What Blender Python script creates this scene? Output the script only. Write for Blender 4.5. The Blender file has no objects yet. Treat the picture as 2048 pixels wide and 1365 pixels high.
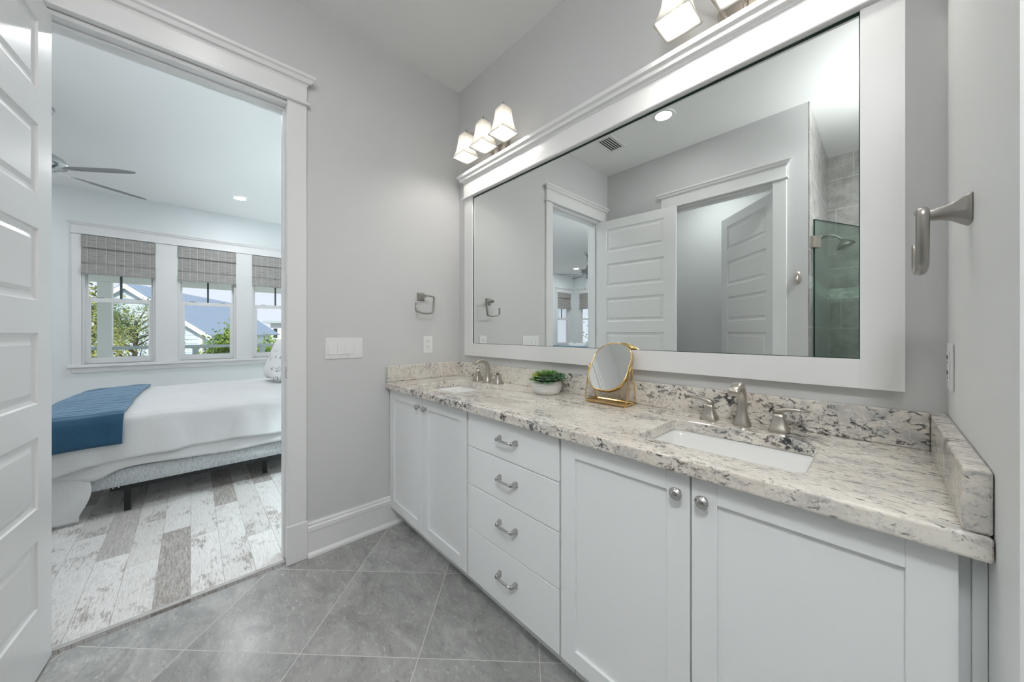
import bpy, bmesh, math, random
from mathutils import Vector, Matrix
random.seed(7)
PI = math.pi
sc = bpy.context.scene
COL = sc.collection

# ------------------------------------------------------------------ camera
CAM = Vector((2.147, -1.458, 1.2315))
cd = bpy.data.cameras.new('camera')
cam = bpy.data.objects.new('camera', cd)
COL.objects.link(cam)
cam.location = CAM
cam.rotation_euler = (PI / 2, 0, math.radians(90 - 42.903))
cd.sensor_width = 36.0
cd.lens = 688.0 / 2048 * 36.0
cd.shift_y = -18.0 / 2048
cd.clip_start = 0.01
cd.clip_end = 300
sc.camera = cam

# ------------------------------------------------------------------ world, sun, exposure
w = bpy.data.worlds.new('world')
sc.world = w
w.use_nodes = True
nt = w.node_tree
bg = nt.nodes['Background']
tc = nt.nodes.new('ShaderNodeTexCoord')
sep = nt.nodes.new('ShaderNodeSeparateXYZ')
rmp = nt.nodes.new('ShaderNodeValToRGB')
nt.links.new(tc.outputs['Generated'], sep.inputs[0])
nt.links.new(sep.outputs['Z'], rmp.inputs[0])
nt.links.new(rmp.outputs[0], bg.inputs[0])
rmp.color_ramp.elements[0].color = (0.80, 0.84, 0.95, 1)
rmp.color_ramp.elements[1].color = (0.62, 0.72, 0.93, 1)
bg.inputs[1].default_value = 1.0

sd = bpy.data.lights.new('sun', 'SUN')
sd.energy = 3.6
sd.angle = 0.03
sd.color = (1.0, 0.95, 0.88)
sun = bpy.data.objects.new('sun', sd)
COL.objects.link(sun)
sun.rotation_euler = Vector((-0.70, 0.02, -0.70)).to_track_quat('-Z', 'Y').to_euler()

sc.view_settings.view_transform = 'Standard'
sc.view_settings.look = 'None'
sc.view_settings.gamma = 1.0
sc.view_settings.use_curve_mapping = False
sc.view_settings.exposure = 0.16
sc.cycles.use_denoising = True
sc.cycles.max_bounces = 14
sc.cycles.diffuse_bounces = 6
sc.cycles.glossy_bounces = 6
sc.cycles.transmission_bounces = 8
sc.cycles.transparent_max_bounces = 12
sc.cycles.sample_clamp_indirect = 6.0
sc.cycles.blur_glossy = 0.6

# emission of each kind of lamp: colour and strength
LIT = {
    'bulb': ((1.0, 0.95, 0.88), 76.0),
    'bath': ((1.0, 0.98, 0.97), 92.0),
    'fill_bowl': ((0.98, 1.0, 1.0), 66.0),  # added bowl lamp, out of view
    'fill_wc': ((0.94, 1.0, 0.98), 235.0),  # added toilet room lamp, out of view
    'bed': ((0.96, 0.98, 1.0), 320.0),  # visible bedroom downlights and the added ones alike
    'fill_torch': ((0.95, 0.98, 1.0), 160.0),  # added uplight, out of view
    'fill_bedside': ((0.80, 0.96, 1.0), 850.0),  # added lamps at the bed head, out of view
}

# ------------------------------------------------------------------ material helpers
class Mat:
    def __init__(s, name):
        s.m = bpy.data.materials.new(name)
        s.m.use_nodes = True
        s.t = s.m.node_tree
        s.b = s.t.nodes['Principled BSDF']
        s._tc = None
    def n(s, typ, **kw):
        nd = s.t.nodes.new(typ)
        for k, v in kw.items():
            setattr(nd, k, v)
        return nd
    def l(s, a, b):
        s.t.links.new(a, b)
    def obj(s):
        if not s._tc:
            s._tc = s.n('ShaderNodeTexCoord')
        return s._tc.outputs['Object']
    def mapping(s, vec, scale=(1, 1, 1), rot=(0, 0, 0), loc=(0, 0, 0)):
        m = s.n('ShaderNodeMapping')
        m.inputs['Scale'].default_value = scale
        m.inputs['Rotation'].default_value = rot
        m.inputs['Location'].default_value = loc
        s.l(vec, m.inputs[0])
        return m.outputs[0]
    def noise(s, vec, scale, detail=3, rough=0.5, dist=0.0):
        nd = s.n('ShaderNodeTexNoise')
        nd.inputs['Scale'].default_value = scale
        nd.inputs['Detail'].default_value = detail
        nd.inputs['Roughness'].default_value = rough
        nd.inputs['Distortion'].default_value = dist
        s.l(vec, nd.inputs['Vector'])
        return nd.outputs['Fac']
    def ramp(s, fac, stops):
        r = s.n('ShaderNodeValToRGB')
        e = r.color_ramp.elements
        while len(e) < len(stops):
            e.new(0.5)
        for i, (p, c) in enumerate(stops):
            e[i].position = p
            if not hasattr(c, '__len__'):
                c = (c, c, c)
            e[i].color = (c[0], c[1], c[2], 1)
        s.l(fac, r.inputs[0])
        return r.outputs[0]
    def math(s, op, a, b=None, clamp=False):
        nd = s.n('ShaderNodeMath', operation=op)
        nd.use_clamp = clamp
        for i, v in enumerate((a, b)):
            if v is None:
                continue
            if hasattr(v, 'links'):
                s.l(v, nd.inputs[i])
            else:
                nd.inputs[i].default_value = v
        return nd.outputs[0]
    def mix(s, fac, a, b, mode='MIX'):
        nd = s.n('ShaderNodeMixRGB', blend_type=mode)
        for i, v in enumerate((fac, a, b)):
            if hasattr(v, 'links'):
                s.l(v, nd.inputs[i])
            else:
                nd.inputs[i].default_value = v if i == 0 else (v[0], v[1], v[2], 1)
        return nd.outputs[0]
    def xyz(s, vec):
        nd = s.n('ShaderNodeSeparateXYZ')
        s.l(vec, nd.inputs[0])
        return nd.outputs
    def comb(s, x, y, z):
        nd = s.n('ShaderNodeCombineXYZ')
        for i, v in enumerate((x, y, z)):
            if hasattr(v, 'links'):
                s.l(v, nd.inputs[i])
            else:
                nd.inputs[i].default_value = v
        return nd.outputs[0]
    def bump(s, h, strength=0.2, dist=0.005):
        nd = s.n('ShaderNodeBump')
        nd.inputs['Strength'].default_value = strength
        nd.inputs['Distance'].default_value = dist
        s.l(h, nd.inputs['Height'])
        s.l(nd.outputs[0], s.b.inputs['Normal'])
    def set(s, color=None, rough=None, metal=None, spec=None, **kw):
        b = s.b.inputs
        if color is not None:
            if hasattr(color, 'links'):
                s.l(color, b['Base Color'])
            else:
                b['Base Color'].default_value = (color[0], color[1], color[2], 1)
        if rough is not None:
            if hasattr(rough, 'links'):
                s.l(rough, b['Roughness'])
            else:
                b['Roughness'].default_value = rough
        if metal is not None:
            b['Metallic'].default_value = metal
        if spec is not None:
            b['Specular IOR Level'].default_value = spec
        for k, v in kw.items():
            b[k].default_value = v
        return s

def simple(name, color, rough=0.5, metal=0.0, spec=0.5, var=0.0, scale=8.0):
    m = Mat(name)
    if var:
        f = m.noise(m.obj(), scale, 4)
        c1 = tuple(x * (1 - var) for x in color)
        c2 = tuple(min(1, x * (1 + var)) for x in color)
        color = m.ramp(f, [(0.3, c1), (0.7, c2)])
    m.set(color, rough, metal, spec)
    return m.m

M = {}
def paint(name, c, rough):
    m = Mat(name)
    m.set(c, rough)
    m.bump(m.noise(m.obj(), 260, 2), 0.05, 0.001)
    return m.m
M['wall'] = paint('wall_paint', (0.63, 0.63, 0.632), 0.6)
M['bed_wall_daylit'] = paint('bedroom_wall_daylight_paint', (0.79, 0.825, 0.835), 0.6)  # wall paint with cool daylight mixed into its colour
M['wall_brightened'] = paint('brightened_wall_paint', (0.80, 0.81, 0.81), 0.5)  # wall paint lightened in place of light missing on the right wall
M['ceil'] = paint('ceiling_paint', (0.87, 0.87, 0.865), 0.7)
M['trim'] = paint('white_trim_paint', (0.80, 0.80, 0.80), 0.32)
M['cab'] = paint('cabinet_lacquer', (0.85, 0.865, 0.87), 0.35)
M['plastic'] = simple('white_plastic', (0.82, 0.82, 0.82), 0.3)
M['porcelain'] = simple('porcelain', (0.86, 0.86, 0.85), 0.08)
M['ash'] = simple('washed_ash_strip', (0.42, 0.41, 0.40), 0.5, var=0.1, scale=30)
M['dark'] = simple('gap_shade_black', (0.02, 0.02, 0.02), 0.7)  # near-black standing in for the shade inside slots
M['black_metal'] = simple('black_steel', (0.012, 0.013, 0.015), 0.45, 0.3)

def brushed(name, c, rough):
    m = Mat(name)
    f = m.noise(m.mapping(m.obj(), (40, 40, 600)), 3, 3)
    m.set(m.ramp(f, [(0.3, tuple(x * .9 for x in c)), (0.7, c)]), rough, 1.0)
    return m.m
M['nickel'] = brushed('brushed_nickel', (0.56, 0.52, 0.47), 0.30)
M['nickel_dark'] = brushed('satin_nickel', (0.40, 0.385, 0.36), 0.34)
M['chrome'] = simple('polished_nickel', (0.56, 0.555, 0.54), 0.2, 1.0)
M['brass'] = simple('polished_brass', (0.72, 0.52, 0.25), 0.20, 1.0)
M['steel'] = simple('fan_steel', (0.55, 0.57, 0.58), 0.25, 1.0)

def mirror_mat():
    m = Mat('mirror_silver')
    m.set((0.90, 0.93, 0.915), 0.0, 1.0)
    return m.m
M['mirror'] = mirror_mat()

def emit(name, color, strength):
    m = Mat(name)
    m.set((0.8, 0.8, 0.8), 0.4)
    m.b.inputs['Emission Color'].default_value = (color[0], color[1], color[2], 1)
    m.b.inputs['Emission Strength'].default_value = strength
    return m.m
M['bulb'] = emit('lit_bulb', *LIT['bulb'])
M['lamp_bath'] = emit('downlight_bath', *LIT['bath'])
M['lamp_fill_bowl'] = emit('fill_bowl_glow', *LIT['fill_bowl'])
M['lamp_fill_wc'] = emit('fill_downlight_toilet_room', *LIT['fill_wc'])
M['lamp_bed'] = emit('downlight_bedroom', *LIT['bed'])
M['lamp_fill_torch'] = emit('fill_torchiere_bulb', *LIT['fill_torch'])
M['lamp_fill_bedside'] = emit('fill_bedside_bulb', *LIT['fill_bedside'])

def frosted():
    m = Mat('frosted_glass_shade')
    t = m.t
    tr = m.n('ShaderNodeBsdfTranslucent')
    tr.inputs[0].default_value = (0.400, 0.392, 0.368, 1)
    df = m.n('ShaderNodeBsdfDiffuse')
    df.inputs[0].default_value = (0.80, 0.795, 0.78, 1)
    gl = m.n('ShaderNodeBsdfTransparent')
    gl.inputs[0].default_value = (0.97, 0.96, 0.94, 1)
    a = m.n('ShaderNodeMixShader')
    a.inputs[0].default_value = 0.40
    m.l(tr.outputs[0], a.inputs[1])
    m.l(df.outputs[0], a.inputs[2])
    b = m.n('ShaderNodeMixShader')
    b.inputs[0].default_value = 0.05
    m.l(a.outputs[0], b.inputs[1])
    m.l(gl.outputs[0], b.inputs[2])
    m.l(b.outputs[0], t.nodes['Material Output'].inputs[0])
    return m.m
M['frost'] = frosted()
def linen():
    m = Mat('linen_lamp_shade')
    tr = m.n('ShaderNodeBsdfTranslucent')
    tr.inputs[0].default_value = (0.6, 0.58, 0.54, 1)
    mx = m.n('ShaderNodeMixShader')
    m.set((0.8, 0.79, 0.76), 0.9)
    m.l(m.b.outputs[0], mx.inputs[1])
    m.l(tr.outputs[0], mx.inputs[2])
    m.l(mx.outputs[0], m.t.nodes['Material Output'].inputs[0])
    return m.m
M['linen'] = linen()

def pane(name, tint, fac=0.10):
    m = Mat(name)
    t = m.t
    gl = m.n('ShaderNodeBsdfGlossy')
    gl.inputs['Roughness'].default_value = 0.0
    tr = m.n('ShaderNodeBsdfTransparent')
    tr.inputs[0].default_value = (tint[0], tint[1], tint[2], 1)
    fr = m.n('ShaderNodeFresnel')
    fr.inputs[0].default_value = 1.45
    mx = m.n('ShaderNodeMixShader')
    m.l(m.math('MULTIPLY', fr.outputs[0], fac * 10), mx.inputs[0])
    m.l(tr.outputs[0], mx.inputs[1])
    m.l(gl.outputs[0], mx.inputs[2])
    m.l(mx.outputs[0], t.nodes['Material Output'].inputs[0])
    return m.m
M['window_glass'] = pane('window_glass', (0.97, 0.985, 0.985), 0.05)
M['shower_glass'] = pane('shower_glass', (0.80, 0.88, 0.84), 0.05)
M['glass_edge'] = simple('glass_edge', (0.01, 0.03, 0.025), 0.1)

def granite():
    m = Mat('white_granite')
    o = m.obj()
    ROT = (0, 0, math.radians(10))
    n1 = m.noise(m.mapping(o, (1.0, 2.4, 1.5), ROT), 7, 7, 0.66, 0.5)
    base = m.ramp(n1, [(0.30, (0.42, 0.415, 0.41)), (0.42, (0.63, 0.60, 0.55)), (0.52, (0.76, 0.72, 0.65)), (0.72, (0.82, 0.79, 0.73))])
    warm = m.noise(m.mapping(o, (1.0, 2.0, 1.6), ROT, (3, 1, 2)), 4.5, 3)
    base = m.mix(m.ramp(warm, [(0.52, 0.0), (0.70, 0.5)]), base, (0.66, 0.57, 0.49))
    # crystalline grey grain
    sp = m.noise(m.mapping(o, (1, 2.0, 1.2), ROT), 95, 4, 0.68)
    base = m.mix(m.ramp(sp, [(0.53, 0.0), (0.68, 0.62)]), base, (0.33, 0.33, 0.345))
    lt = m.noise(m.mapping(o, (1, 2.0, 1.2), ROT, (9, 2, 4)), 70, 3, 0.6)
    base = m.mix(m.ramp(lt, [(0.56, 0.0), (0.70, 0.5)]), base, (0.86, 0.855, 0.83))
    # where the black mineral gathers
    cl = m.noise(m.mapping(o, (1.0, 1.8, 1.2), (0, 0, math.radians(24)), (7, 3, 5)), 3.6, 4, 0.62, 0.6)
    gather = m.math('MULTIPLY', m.math('SUBTRACT', cl, 0.5), 0.48)
    # drawn-out dark flecks, then coarser knots
    fl = m.noise(m.mapping(o, (1.0, 3.6, 1.5), (0, 0, math.radians(13)), (1, 4, 2)), 46, 6, 0.70, 0.7)
    d1 = m.ramp(m.math('ADD', fl, gather), [(0.560, 0.0), (0.630, 0.85)])
    kn = m.noise(m.mapping(o, (1.0, 1.9, 1.3), (0, 0, math.radians(20)), (2, 9, 3)), 24, 8, 0.72, 0.9)
    d2 = m.ramp(m.math('ADD', kn, m.math('MULTIPLY', gather, 0.9)), [(0.612, 0.0), (0.665, 0.95)])
    grey = m.noise(m.mapping(o, (1.0, 2.6, 1.5), ROT, (4, 4, 8)), 26, 7, 0.7, 0.5)
    d3 = m.ramp(m.math('ADD', grey, m.math('MULTIPLY', gather, 0.7)), [(0.57, 0.0), (0.69, 0.5)])
    base = m.mix(d3, base, (0.27, 0.275, 0.30))
    base = m.mix(d1, base, m.mix(m.ramp(warm, [(0.50, 0.0), (0.64, 1.0)]), (0.040, 0.042, 0.050), (0.10, 0.068, 0.058)))
    base = m.mix(d2, base, (0.022, 0.024, 0.030))
    m.set(base, 0.10, spec=0.5)
    return m.m
M['granite'] = granite()

def bath_tile():
    m = Mat('grey_floor_tile')
    o = m.obj()
    x, y, z = m.xyz(o)
    S = 0.6465
    u = m.math('DIVIDE', m.math('SUBTRACT', m.math('SUBTRACT', x, y), 1.09), S)
    v = m.math('DIVIDE', m.math('SUBTRACT', m.math('ADD', x, y), 0.207), S)
    fu, fv = m.math('FRACT', u), m.math('FRACT', v)
    du = m.math('ABSOLUTE', m.math('SUBTRACT', fu, 0.5))
    dv = m.math('ABSOLUTE', m.math('SUBTRACT', fv, 0.5))
    gr = m.math('GREATER_THAN', m.math('MAXIMUM', du, dv), 0.5 - 0.0032)
    wn = m.n('ShaderNodeTexWhiteNoise')
    m.l(m.comb(m.math('FLOOR', u), m.math('FLOOR', v), 0), wn.inputs[0])
    off = m.n('ShaderNodeVectorMath', operation='ADD')
    sc_ = m.n('ShaderNodeVectorMath', operation='SCALE')
    sc_.inputs['Scale'].default_value = 9.0
    m.l(wn.outputs['Color'], sc_.inputs[0])
    m.l(o, off.inputs[0])
    m.l(sc_.outputs[0], off.inputs[1])
    vec = off.outputs[0]
    a = m.noise(m.mapping(vec, (1, 1.7, 1), (0, 0, 0.7)), 6, 9, 0.70, 0.6)
    c = m.ramp(a, [(0.30, (0.235, 0.235, 0.233)), (0.5, (0.34, 0.338, 0.332)), (0.70, (0.45, 0.446, 0.435))])
    pit = m.noise(m.mapping(vec, (1, 2.4, 1), (0, 0, 0.7)), 30, 6, 0.74, 0.4)
    c = m.mix(m.ramp(pit, [(0.56, 0.0), (0.68, 0.7)]), c, (0.19, 0.19, 0.195))
    lt = m.noise(m.mapping(vec, (1, 2.0, 1), (0, 0, 0.7), (5, 2, 1)), 36, 5, 0.7)
    c = m.mix(m.ramp(lt, [(0.56, 0.0), (0.70, 0.55)]), c, (0.62, 0.61, 0.59))
    tone = m.math('ADD', m.math('MULTIPLY', wn.outputs['Value'], 0.16), 0.92)
    c = m.mix(1.0, c, m.comb(tone, tone, tone), 'MULTIPLY')
    c = m.mix(gr, c, (0.54, 0.53, 0.51))
    m.set(c, m.mix(gr, (0.24,) * 3, (0.6,) * 3), spec=0.35)
    m.bump(m.math('MULTIPLY', gr, -1.0), 0.25, 0.002)
    return m.m
M['tile'] = bath_tile()

def wood_floor():
    m = Mat('whitewashed_planks')
    o = m.obj()
    x, y, z = m.xyz(o)
    W = 0.1235
    r = m.math('DIVIDE', m.math('ADD', y, 1.3875), W)
    row = m.math('FLOOR', r)
    wr = m.n('ShaderNodeTexWhiteNoise', noise_dimensions='1D')
    m.l(m.math('ADD', row, 5.3), wr.inputs['W'])
    L = 1.15
    p = m.math('DIVIDE', m.math('ADD', x, m.math('MULTIPLY', wr.outputs['Value'], 7.0)), L)
    idx = m.math('FLOOR', p)
    wp = m.n('ShaderNodeTexWhiteNoise', noise_dimensions='2D')
    m.l(m.comb(row, idx, 0), wp.inputs['Vector'])
    pid = wp.outputs['Value']
    off = m.comb(m.math('MULTIPLY', pid, 31), m.math('MULTIPLY', pid, 17), pid)
    av = m.n('ShaderNodeVectorMath', operation='ADD')
    m.l(o, av.inputs[0])
    m.l(off, av.inputs[1])
    vec = av.outputs[0]
    # cathedral grain showing through a white wash
    g1 = m.noise(m.mapping(vec, (1.1, 8, 1)), 2.0, 3, 0.5, 0.25)
    wv = m.math('FRACT', m.math('MULTIPLY', g1, 34))
    grain = m.ramp(wv, [(0.0, 0.0), (0.22, 1.0), (0.75, 0.9), (1.0, 0.1)])
    fine = m.noise(m.mapping(vec, (9, 150, 1)), 1.6, 4, 0.65)
    tone = m.ramp(pid, [(0.0, (0.58, 0.565, 0.545)), (0.35, (0.71, 0.70, 0.685)), (0.8, (0.79, 0.78, 0.77))])
    base = m.mix(m.math('MULTIPLY', m.math('SUBTRACT', 1.0, grain), 0.45), tone, (0.46, 0.42, 0.39))
    base = m.mix(m.ramp(fine, [(0.46, 0.0), (0.66, 0.5)]), base, (0.44, 0.40, 0.37))
    # worn brown streaks through the whitewash, broken up by the grain
    pt = m.noise(m.mapping(vec, (2.6, 4.0, 1)), 1.7, 6, 0.70, 0.5)
    brk = m.noise(m.mapping(vec, (14, 90, 1)), 1.5, 3, 0.7)
    patch = m.ramp(m.math('ADD', pt, m.math('MULTIPLY', m.math('SUBTRACT', brk, 0.5), 0.55)), [(0.53, 0.0), (0.66, 0.85)])
    dk = m.math('MULTIPLY', m.ramp(pid, [(0.86, 0.0), (0.88, 1.0)]), m.ramp(brk, [(0.30, 0.45), (0.6, 1.0)]))
    patch = m.math('MAXIMUM', patch, dk)
    brown = m.mix(grain, (0.34, 0.30, 0.265), (0.135, 0.105, 0.085))
    base = m.mix(m.math('MULTIPLY', patch, 0.85), base, brown)
    er = m.math('ABSOLUTE', m.math('SUBTRACT', m.math('FRACT', r), 0.5))
    ep = m.math('ABSOLUTE', m.math('SUBTRACT', m.math('FRACT', p), 0.5))
    seam = m.math('MAXIMUM', m.math('GREATER_THAN', er, 0.5 - 0.010), m.math('GREATER_THAN', ep, 0.5 - 0.0013))
    base = m.mix(m.math('MULTIPLY', seam, 0.7), base, (0.25, 0.23, 0.21))
    m.set(base, 0.38)
    m.bump(m.math('MULTIPLY', seam, -1.0), 0.2, 0.002)
    return m.m
M['wood'] = wood_floor()

def shower_tile():
    m = Mat('shower_wall_tile')
    o = m.obj()
    x, y, z = m.xyz(o)
    u = m.math('SUBTRACT', x, y)
    H, L = 0.302, 0.455
    r = m.math('DIVIDE', m.math('SUBTRACT', z, 0.063), H)
    row = m.math('FLOOR', r)
    p = m.math('ADD', m.math('DIVIDE', m.math('ADD', u, 0.01), L), m.math('MULTIPLY', row, 0.36))
    fr, fp = m.math('FRACT', r), m.math('FRACT', p)
    gr = m.math('MAXIMUM', m.math('GREATER_THAN', m.math('ABSOLUTE', m.math('SUBTRACT', fr, 0.5)), 0.5 - 0.0075),
                m.math('GREATER_THAN', m.math('ABSOLUTE', m.math('SUBTRACT', fp, 0.5)), 0.5 - 0.005))
    a = m.noise(o, 9, 5, 0.65)
    c = m.ramp(a, [(0.3, (0.22, 0.216, 0.205)), (0.55, (0.33, 0.326, 0.312)), (0.75, (0.42, 0.412, 0.395))])
    pit = m.noise(o, 70, 4, 0.7)
    c = m.mix(m.ramp(pit, [(0.55, 0.0), (0.68, 0.6)]), c, (0.19, 0.185, 0.175))
    c = m.mix(gr, c, (0.56, 0.55, 0.52))
    # accent band of small stone mosaic
    band = m.math('MULTIPLY', m.math('GREATER_THAN', z, 1.573), m.math('LESS_THAN', z, 1.674))
    vo = m.n('ShaderNodeTexVoronoi')
    vo.inputs['Scale'].default_value = 34
    m.l(o, vo.inputs['Vector'])
    mos = m.ramp(m.xyz(vo.outputs['Color'])[0], [(0.1, (0.33, 0.36, 0.34)), (0.9, (0.60, 0.62, 0.58))])
    c = m.mix(band, c, mos)
    m.set(c, 0.25)
    m.bump(m.math('MULTIPLY', gr, -1.0), 0.2, 0.002)
    return m.m
M['shower_tile'] = shower_tile()

def fabric(name, c, var=0.06, rib=None, rib_axis=0, rib_amt=0.4, scale=160):
    m = Mat(name)
    o = m.obj()
    f = m.noise(o, scale, 3)
    col = m.ramp(f, [(0.3, tuple(k * (1 - var) for k in c)), (0.7, c)])
    h = m.noise(o, 40, 4)
    if rib:
        x = m.xyz(o)[rib_axis]
        s = m.math('SINE', m.math('ADD', m.math('MULTIPLY', x, rib), m.math('MULTIPLY', m.noise(o, 5, 2), 5.0)))
        h = m.math('ADD', m.math('MULTIPLY', s, rib_amt), h)
    m.bump(h, 0.35, 0.004)
    m.set(col, 0.85, spec=0.2)
    m.b.inputs['Sheen Weight'].default_value = 0.15
    return m.m
M['coverlet'] = fabric('white_coverlet_cotton', (0.69, 0.695, 0.70), rib=190, rib_amt=1.0)
M['sheet'] = fabric('white_sheet_cotton', (0.72, 0.725, 0.73))
M['throw'] = fabric('navy_quilt_cotton', (0.022, 0.080, 0.150), 0.3, rib=150, rib_amt=0.9)
_tb = M['throw'].node_tree.nodes['Principled BSDF'].inputs
_tb['Sheen Weight'].default_value = 0.9
_tb['Sheen Tint'].default_value = (0.55, 0.75, 0.95, 1)
M['blue_sofa'] = fabric('blue_upholstery', (0.16, 0.27, 0.36), 0.1)

def box_spring_fabric():
    m = Mat('box_spring_ticking')
    o = m.obj()
    x, y, z = m.xyz(o)
    f = m.noise(m.mapping(o, (130, 130, 16)), 2.6, 3, 0.6)
    c = m.ramp(f, [(0.34, (0.27, 0.31, 0.34)), (0.48, (0.54, 0.57, 0.59)), (0.7, (0.62, 0.645, 0.65))])
    m.set(c, 0.85)
    return m.m
M['ticking'] = box_spring_fabric()

def pattern_fabric():
    m = Mat('white_cushion_with_black_sprigs')
    o = m.obj()
    vo = m.n('ShaderNodeTexVoronoi')
    vo.inputs['Scale'].default_value = 9.5
    vo.inputs['Randomness'].default_value = 0.55
    m.l(o, vo.inputs['Vector'])
    near = m.math('LESS_THAN', vo.outputs['Distance'], 0.30)
    leaf = m.noise(o, 75, 2, 0.5, 1.5)
    k = m.math('MULTIPLY', near, m.math('GREATER_THAN', leaf, 0.54))
    m.set(m.mix(k, (0.80, 0.80, 0.80), (0.05, 0.055, 0.06)), 0.85)
    return m.m
M['sprig'] = pattern_fabric()

def shade_weave(name, k):
    m = Mat(name)
    o = m.obj()
    across = m.xyz(o)[k]
    f = m.noise(m.mapping(o, (3.0, 3.0, 130)), 2.4, 4, 0.7)
    c = m.ramp(f, [(0.34, (0.20, 0.19, 0.178)), (0.5, (0.345, 0.33, 0.313)), (0.68, (0.50, 0.485, 0.465))])
    ph = m.math('FRACT', m.math('DIVIDE', m.math('ADD', across, 0.31), 0.0775))
    st = m.math('ABSOLUTE', m.math('SUBTRACT', ph, 0.5))
    c = m.mix(m.math('MULTIPLY', m.math('LESS_THAN', st, 0.04), 0.6), c, (0.62, 0.62, 0.62))
    s2 = m.math('ABSOLUTE', m.math('SUBTRACT', ph, 0.60))
    c = m.mix(m.math('MULTIPLY', m.math('LESS_THAN', s2, 0.025), 0.5), c, (0.16, 0.155, 0.15))
    m.set(c, 0.8)
    return m.m
M['weave_Y'] = shade_weave('woven_grey_shade', 1)
M['weave_X'] = shade_weave('woven_grey_shade_far', 0)

def fan_blade():
    m = Mat('weathered_grey_fan_blade')
    f = m.noise(m.mapping(m.obj(), (4, 60, 1)), 3, 4)
    m.set(m.ramp(f, [(0.35, (0.20, 0.205, 0.21)), (0.65, (0.29, 0.295, 0.30))]), 0.5)
    return m.m
M['blade'] = fan_blade()

def leafmat(name, a, b, sc_=6.0):
    m = Mat(name)
    f = m.noise(m.obj(), sc_, 3)
    m.set(m.ramp(f, [(0.35, a), (0.65, b)]), 0.55)
    m.b.inputs['Subsurface Weight'].default_value = 0.0
    return m.m
M['pine'] = leafmat('pine_needles', (0.10, 0.20, 0.10), (0.50, 0.50, 0.14), 1.4)
M['olive'] = leafmat('yellow_green_leaves', (0.16, 0.24, 0.06), (0.45, 0.42, 0.12), 1.2)
M['shrubleaf'] = leafmat('bright_green_leaves', (0.10, 0.20, 0.03), (0.34, 0.46, 0.09), 2.0)
M['deepleaf'] = leafmat('deep_green_leaves', (0.03, 0.12, 0.05), (0.16, 0.30, 0.10), 1.2)
M['bark'] = simple('bark', (0.12, 0.095, 0.08), 0.9, var=0.3)
M['siding'] = simple('pale_blue_siding', (0.66, 0.76, 0.86), 0.6)
M['roof'] = simple('blue_grey_metal_roof', (0.235, 0.30, 0.39), 0.5, 0.0)
M['house_white'] = simple('white_house_paint', (0.80, 0.82, 0.85), 0.6)
M['porch'] = simple('porch_paint', (0.88, 0.89, 0.86), 0.6)
M['rail'] = simple('railing_grey_paint', (0.50, 0.57, 0.58), 0.5)
M['muntin'] = simple('dark_muntin_paint', (0.07, 0.09, 0.095), 0.5)
M['dark_glass'] = simple('dark_window_glass', (0.05, 0.07, 0.08), 0.1)
M['ground'] = simple('lawn_and_sand', (0.30, 0.32, 0.22), 0.9, var=0.3, scale=0.5)

def pot_mat():
    m = Mat('white_textured_ceramic')
    o = m.obj()
    x, y, z = m.xyz(o)
    h = m.math('SINE', m.math('ADD', m.math('MULTIPLY', z, 900), m.math('MULTIPLY', m.noise(o, 30, 2), 8)))
    m.set((0.80, 0.80, 0.78), 0.55)
    m.bump(h, 0.35, 0.002)
    return m.m
M['pot'] = pot_mat()
M['succ_g'] = leafmat('succulent_green', (0.06, 0.16, 0.045), (0.22, 0.36, 0.10), 40)
M['succ_d'] = leafmat('succulent_dark', (0.045, 0.10, 0.06), (0.13, 0.24, 0.13), 40)
M['succ_y'] = leafmat('succulent_yellow', (0.30, 0.36, 0.06), (0.52, 0.54, 0.14), 40)
M['soil'] = simple('soil', (0.05, 0.04, 0.03), 0.95)

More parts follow.
